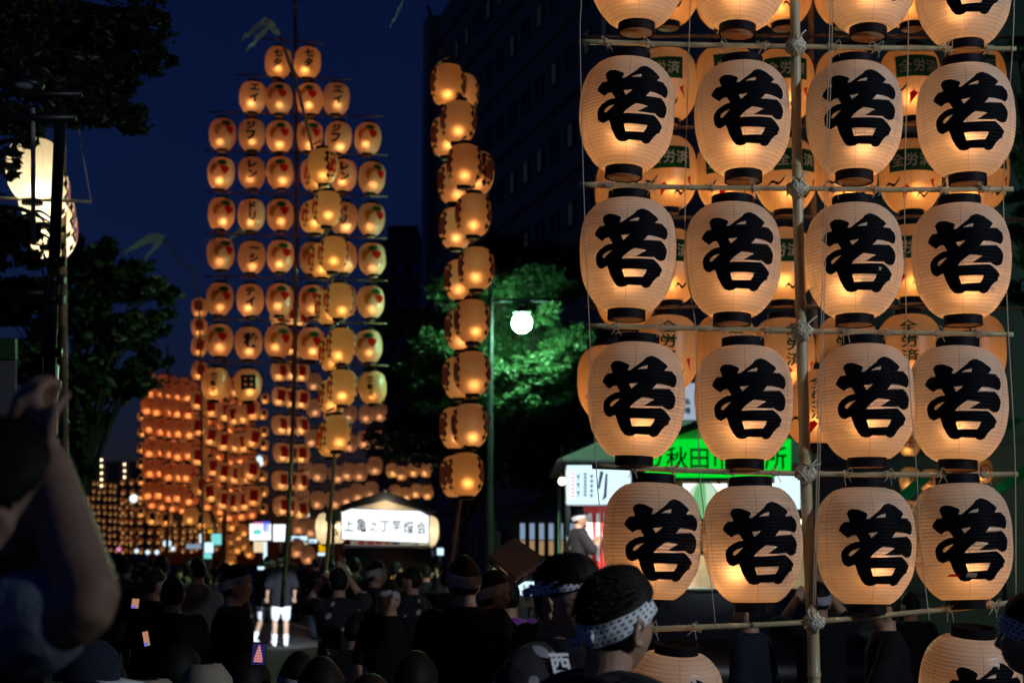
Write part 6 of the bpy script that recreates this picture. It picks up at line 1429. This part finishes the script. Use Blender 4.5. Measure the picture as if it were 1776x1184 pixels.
lh = at(o, 45, 147, YP); bm = bmesh.new(); sphere(bm, lh, .10, 3, 0, (1.25, 1, .55)); tube(bm, [lh + Vector((0, 0, .05)), (0, 0, zt - .05)], .02, 8); obj('lamp_head', bm, M['dark_metal'], lp)
bm = bmesh.new(); sphere(bm, lh + Vector((0, -.06, -.03)), .05, 2, 0, (1.4, 1, .5)); obj('lamp_glass', bm, mat('lamp_glass', (.15, .2, .22), .05, spec=1), lp)
for k, (pts, Y, mm, lb) in enumerate((([(73, 745), (97, 752), (100, 633), (92, 626), (85, 588), (75, 573)], 11.0, 'poster', 'tall printed poster board glowing orange and violet beside the lamp post'), (rect(-40, 590, 26, 743), 8.6, 'grey_cloth', 'blank grey sign board with dark green top at the left edge'))):
    if mm == 'poster' and 'poster' not in M:
        t = NT('printed_poster'); p = t.n('BsdfPrincipled'); co = t.coord(); mp = t.n('Mapping'); mp.inputs['Scale'].default_value = (6, 1, 2.2); t.l(co, mp.inputs[0]); rp_ = t.n('ValToRGB'); t.l(t.noise(1.6, 5, mp.outputs[0], .65), rp_.inputs[0])
        e = rp_.color_ramp.elements; e[0].position = .32; e[0].color = (.03, .02, .06, 1); e[1].position = .70; e[1].color = (.8, .7, .65, 1)
        for q_, c_ in ((.45, (.14, .08, .16, 1)), (.54, (.45, .12, .04, 1)), (.60, (.25, .10, .10, 1))): x_ = e.new(q_); x_.color = c_
        t.l(rp_.outputs[0], p.inputs['Base Color']); p.inputs['Roughness'].default_value = .35; t.l(rp_.outputs[0], p.inputs['Emission Color']); p.inputs['Emission Strength'].default_value = .22; M['poster'] = t.out(p.outputs[0])  # print also emits faintly: light on the poster put into its colour
    bd = empty('notice_board', P(*pts[0], Y)); tag(bd, lb, 'notice board'); so = bd.location.copy()
    obj('board', flat(so, pts, Y, .04), M[mm], bd, smooth=False)
    if k: obj('board_top', flat(so, rect(-40, 586, 26, 622), Y - .02, .05), mat('dark_green_print', (.01, .05, .01), .6), bd, smooth=False)
    bm = bmesh.new(); x_ = pts[0][0] + 10; tube(bm, [P(x_, 740, Y + .06) - so, (P(x_, 740, Y).x - so.x, .06, -so.z)], .03, 6); obj('post', bm, M['dark_metal'], bd)
    if not k:
        for x_ in (84, 91): bm = bmesh.new(); tube(bm, [P(x_, 490, Y + .08) - so, P(x_, 640, Y + .08) - so], .018, 6); obj('pipe', bm, mat('grey_pipe', (.32, .32, .33), .5), bd)

# phones held up with lit screens
def phone(px, py, Y, w, h, label, tower, roll=0.0):
    q = empty('smartphone', P(px, py, Y)); q.rotation_euler = (R(-8), R(roll), 0); tag(q, label, 'phone'); k = Y / F; w *= k; h *= k
    bm = bmesh.new(); box(bm, (0, 0, 0), (w, .009, h), bevel=.003); obj('case', bm, M['dark_metal'], q)
    bm = bmesh.new(); poly(bm, [(-w * .43, -.0062, -h * .44), (w * .43, -.0062, -h * .44), (w * .43, -.0062, h * .44), (-w * .43, -.0062, h * .44)]); s_ = obj('screen', bm, glow('phone_screen', (.03, .03, .16) if tower else (.9, .42, .24), .5), q)
    bm = bmesh.new(); n = 11
    for i in range(n):
        ww = w * (.06 + .22 * min(1, i / 8)); z = h * (.36 - .066 * i)
        poly(bm, [(-ww, -.0072, z - h * .022), (ww, -.0072, z - h * .022), (ww, -.0072, z + h * .018), (-ww, -.0072, z + h * .018)])
    if tower: obj('screen_picture', bm, glow('screen_picture', (1, .35, .32), .85), s_)
    else: bm.free(); bm = bmesh.new(); poly(bm, [(-w * .4, -.0072, -h * .42), (w * .1, -.0072, -h * .42), (w * .1, -.0072, -h * .2), (-w * .4, -.0072, -h * .25)]); obj('screen_picture', bm, M['blue_light'], s_)
phone(449, 1134, 6.2, 26, 40, 'lit phone showing a pink lantern tower on blue', True, 3)
phone(254, 1107, 7.0, 11, 28, 'lit phone with orange screen in the left crowd', False, -14)
phone(235, 1046, 9.6, 14, 18, 'phone with dim blue screen held in the left crowd', False, 4)
cp = empty('baseball_cap', P(150, 1166, 4.6)); tag(cp, 'white brimmed cap of a seated spectator at the bottom left', 'cap')
bm = bmesh.new(); lathe(bm, [(.095, -.02), (.096, .02), (.085, .06), (.05, .09), (.005, .10)], 28); obj('crown', bm, M['navy_cloth'], cp)
bm = bmesh.new(); slab(bm, [(.04 + .14 * math.cos(a), .085 * math.sin(a), -.02 - .02 * math.cos(a)) for a in [math.pi * (-.5 + i / 12) for i in range(13)]], (0, 0, .006)); obj('brim', bm, M['white_cloth'], cp)
put('sit', 140, 1163, 4.6, -80, 'seated spectator wearing the white brimmed cap', casual('navy_cloth'), 'spectators seated along the kerb', 1.2, .7)
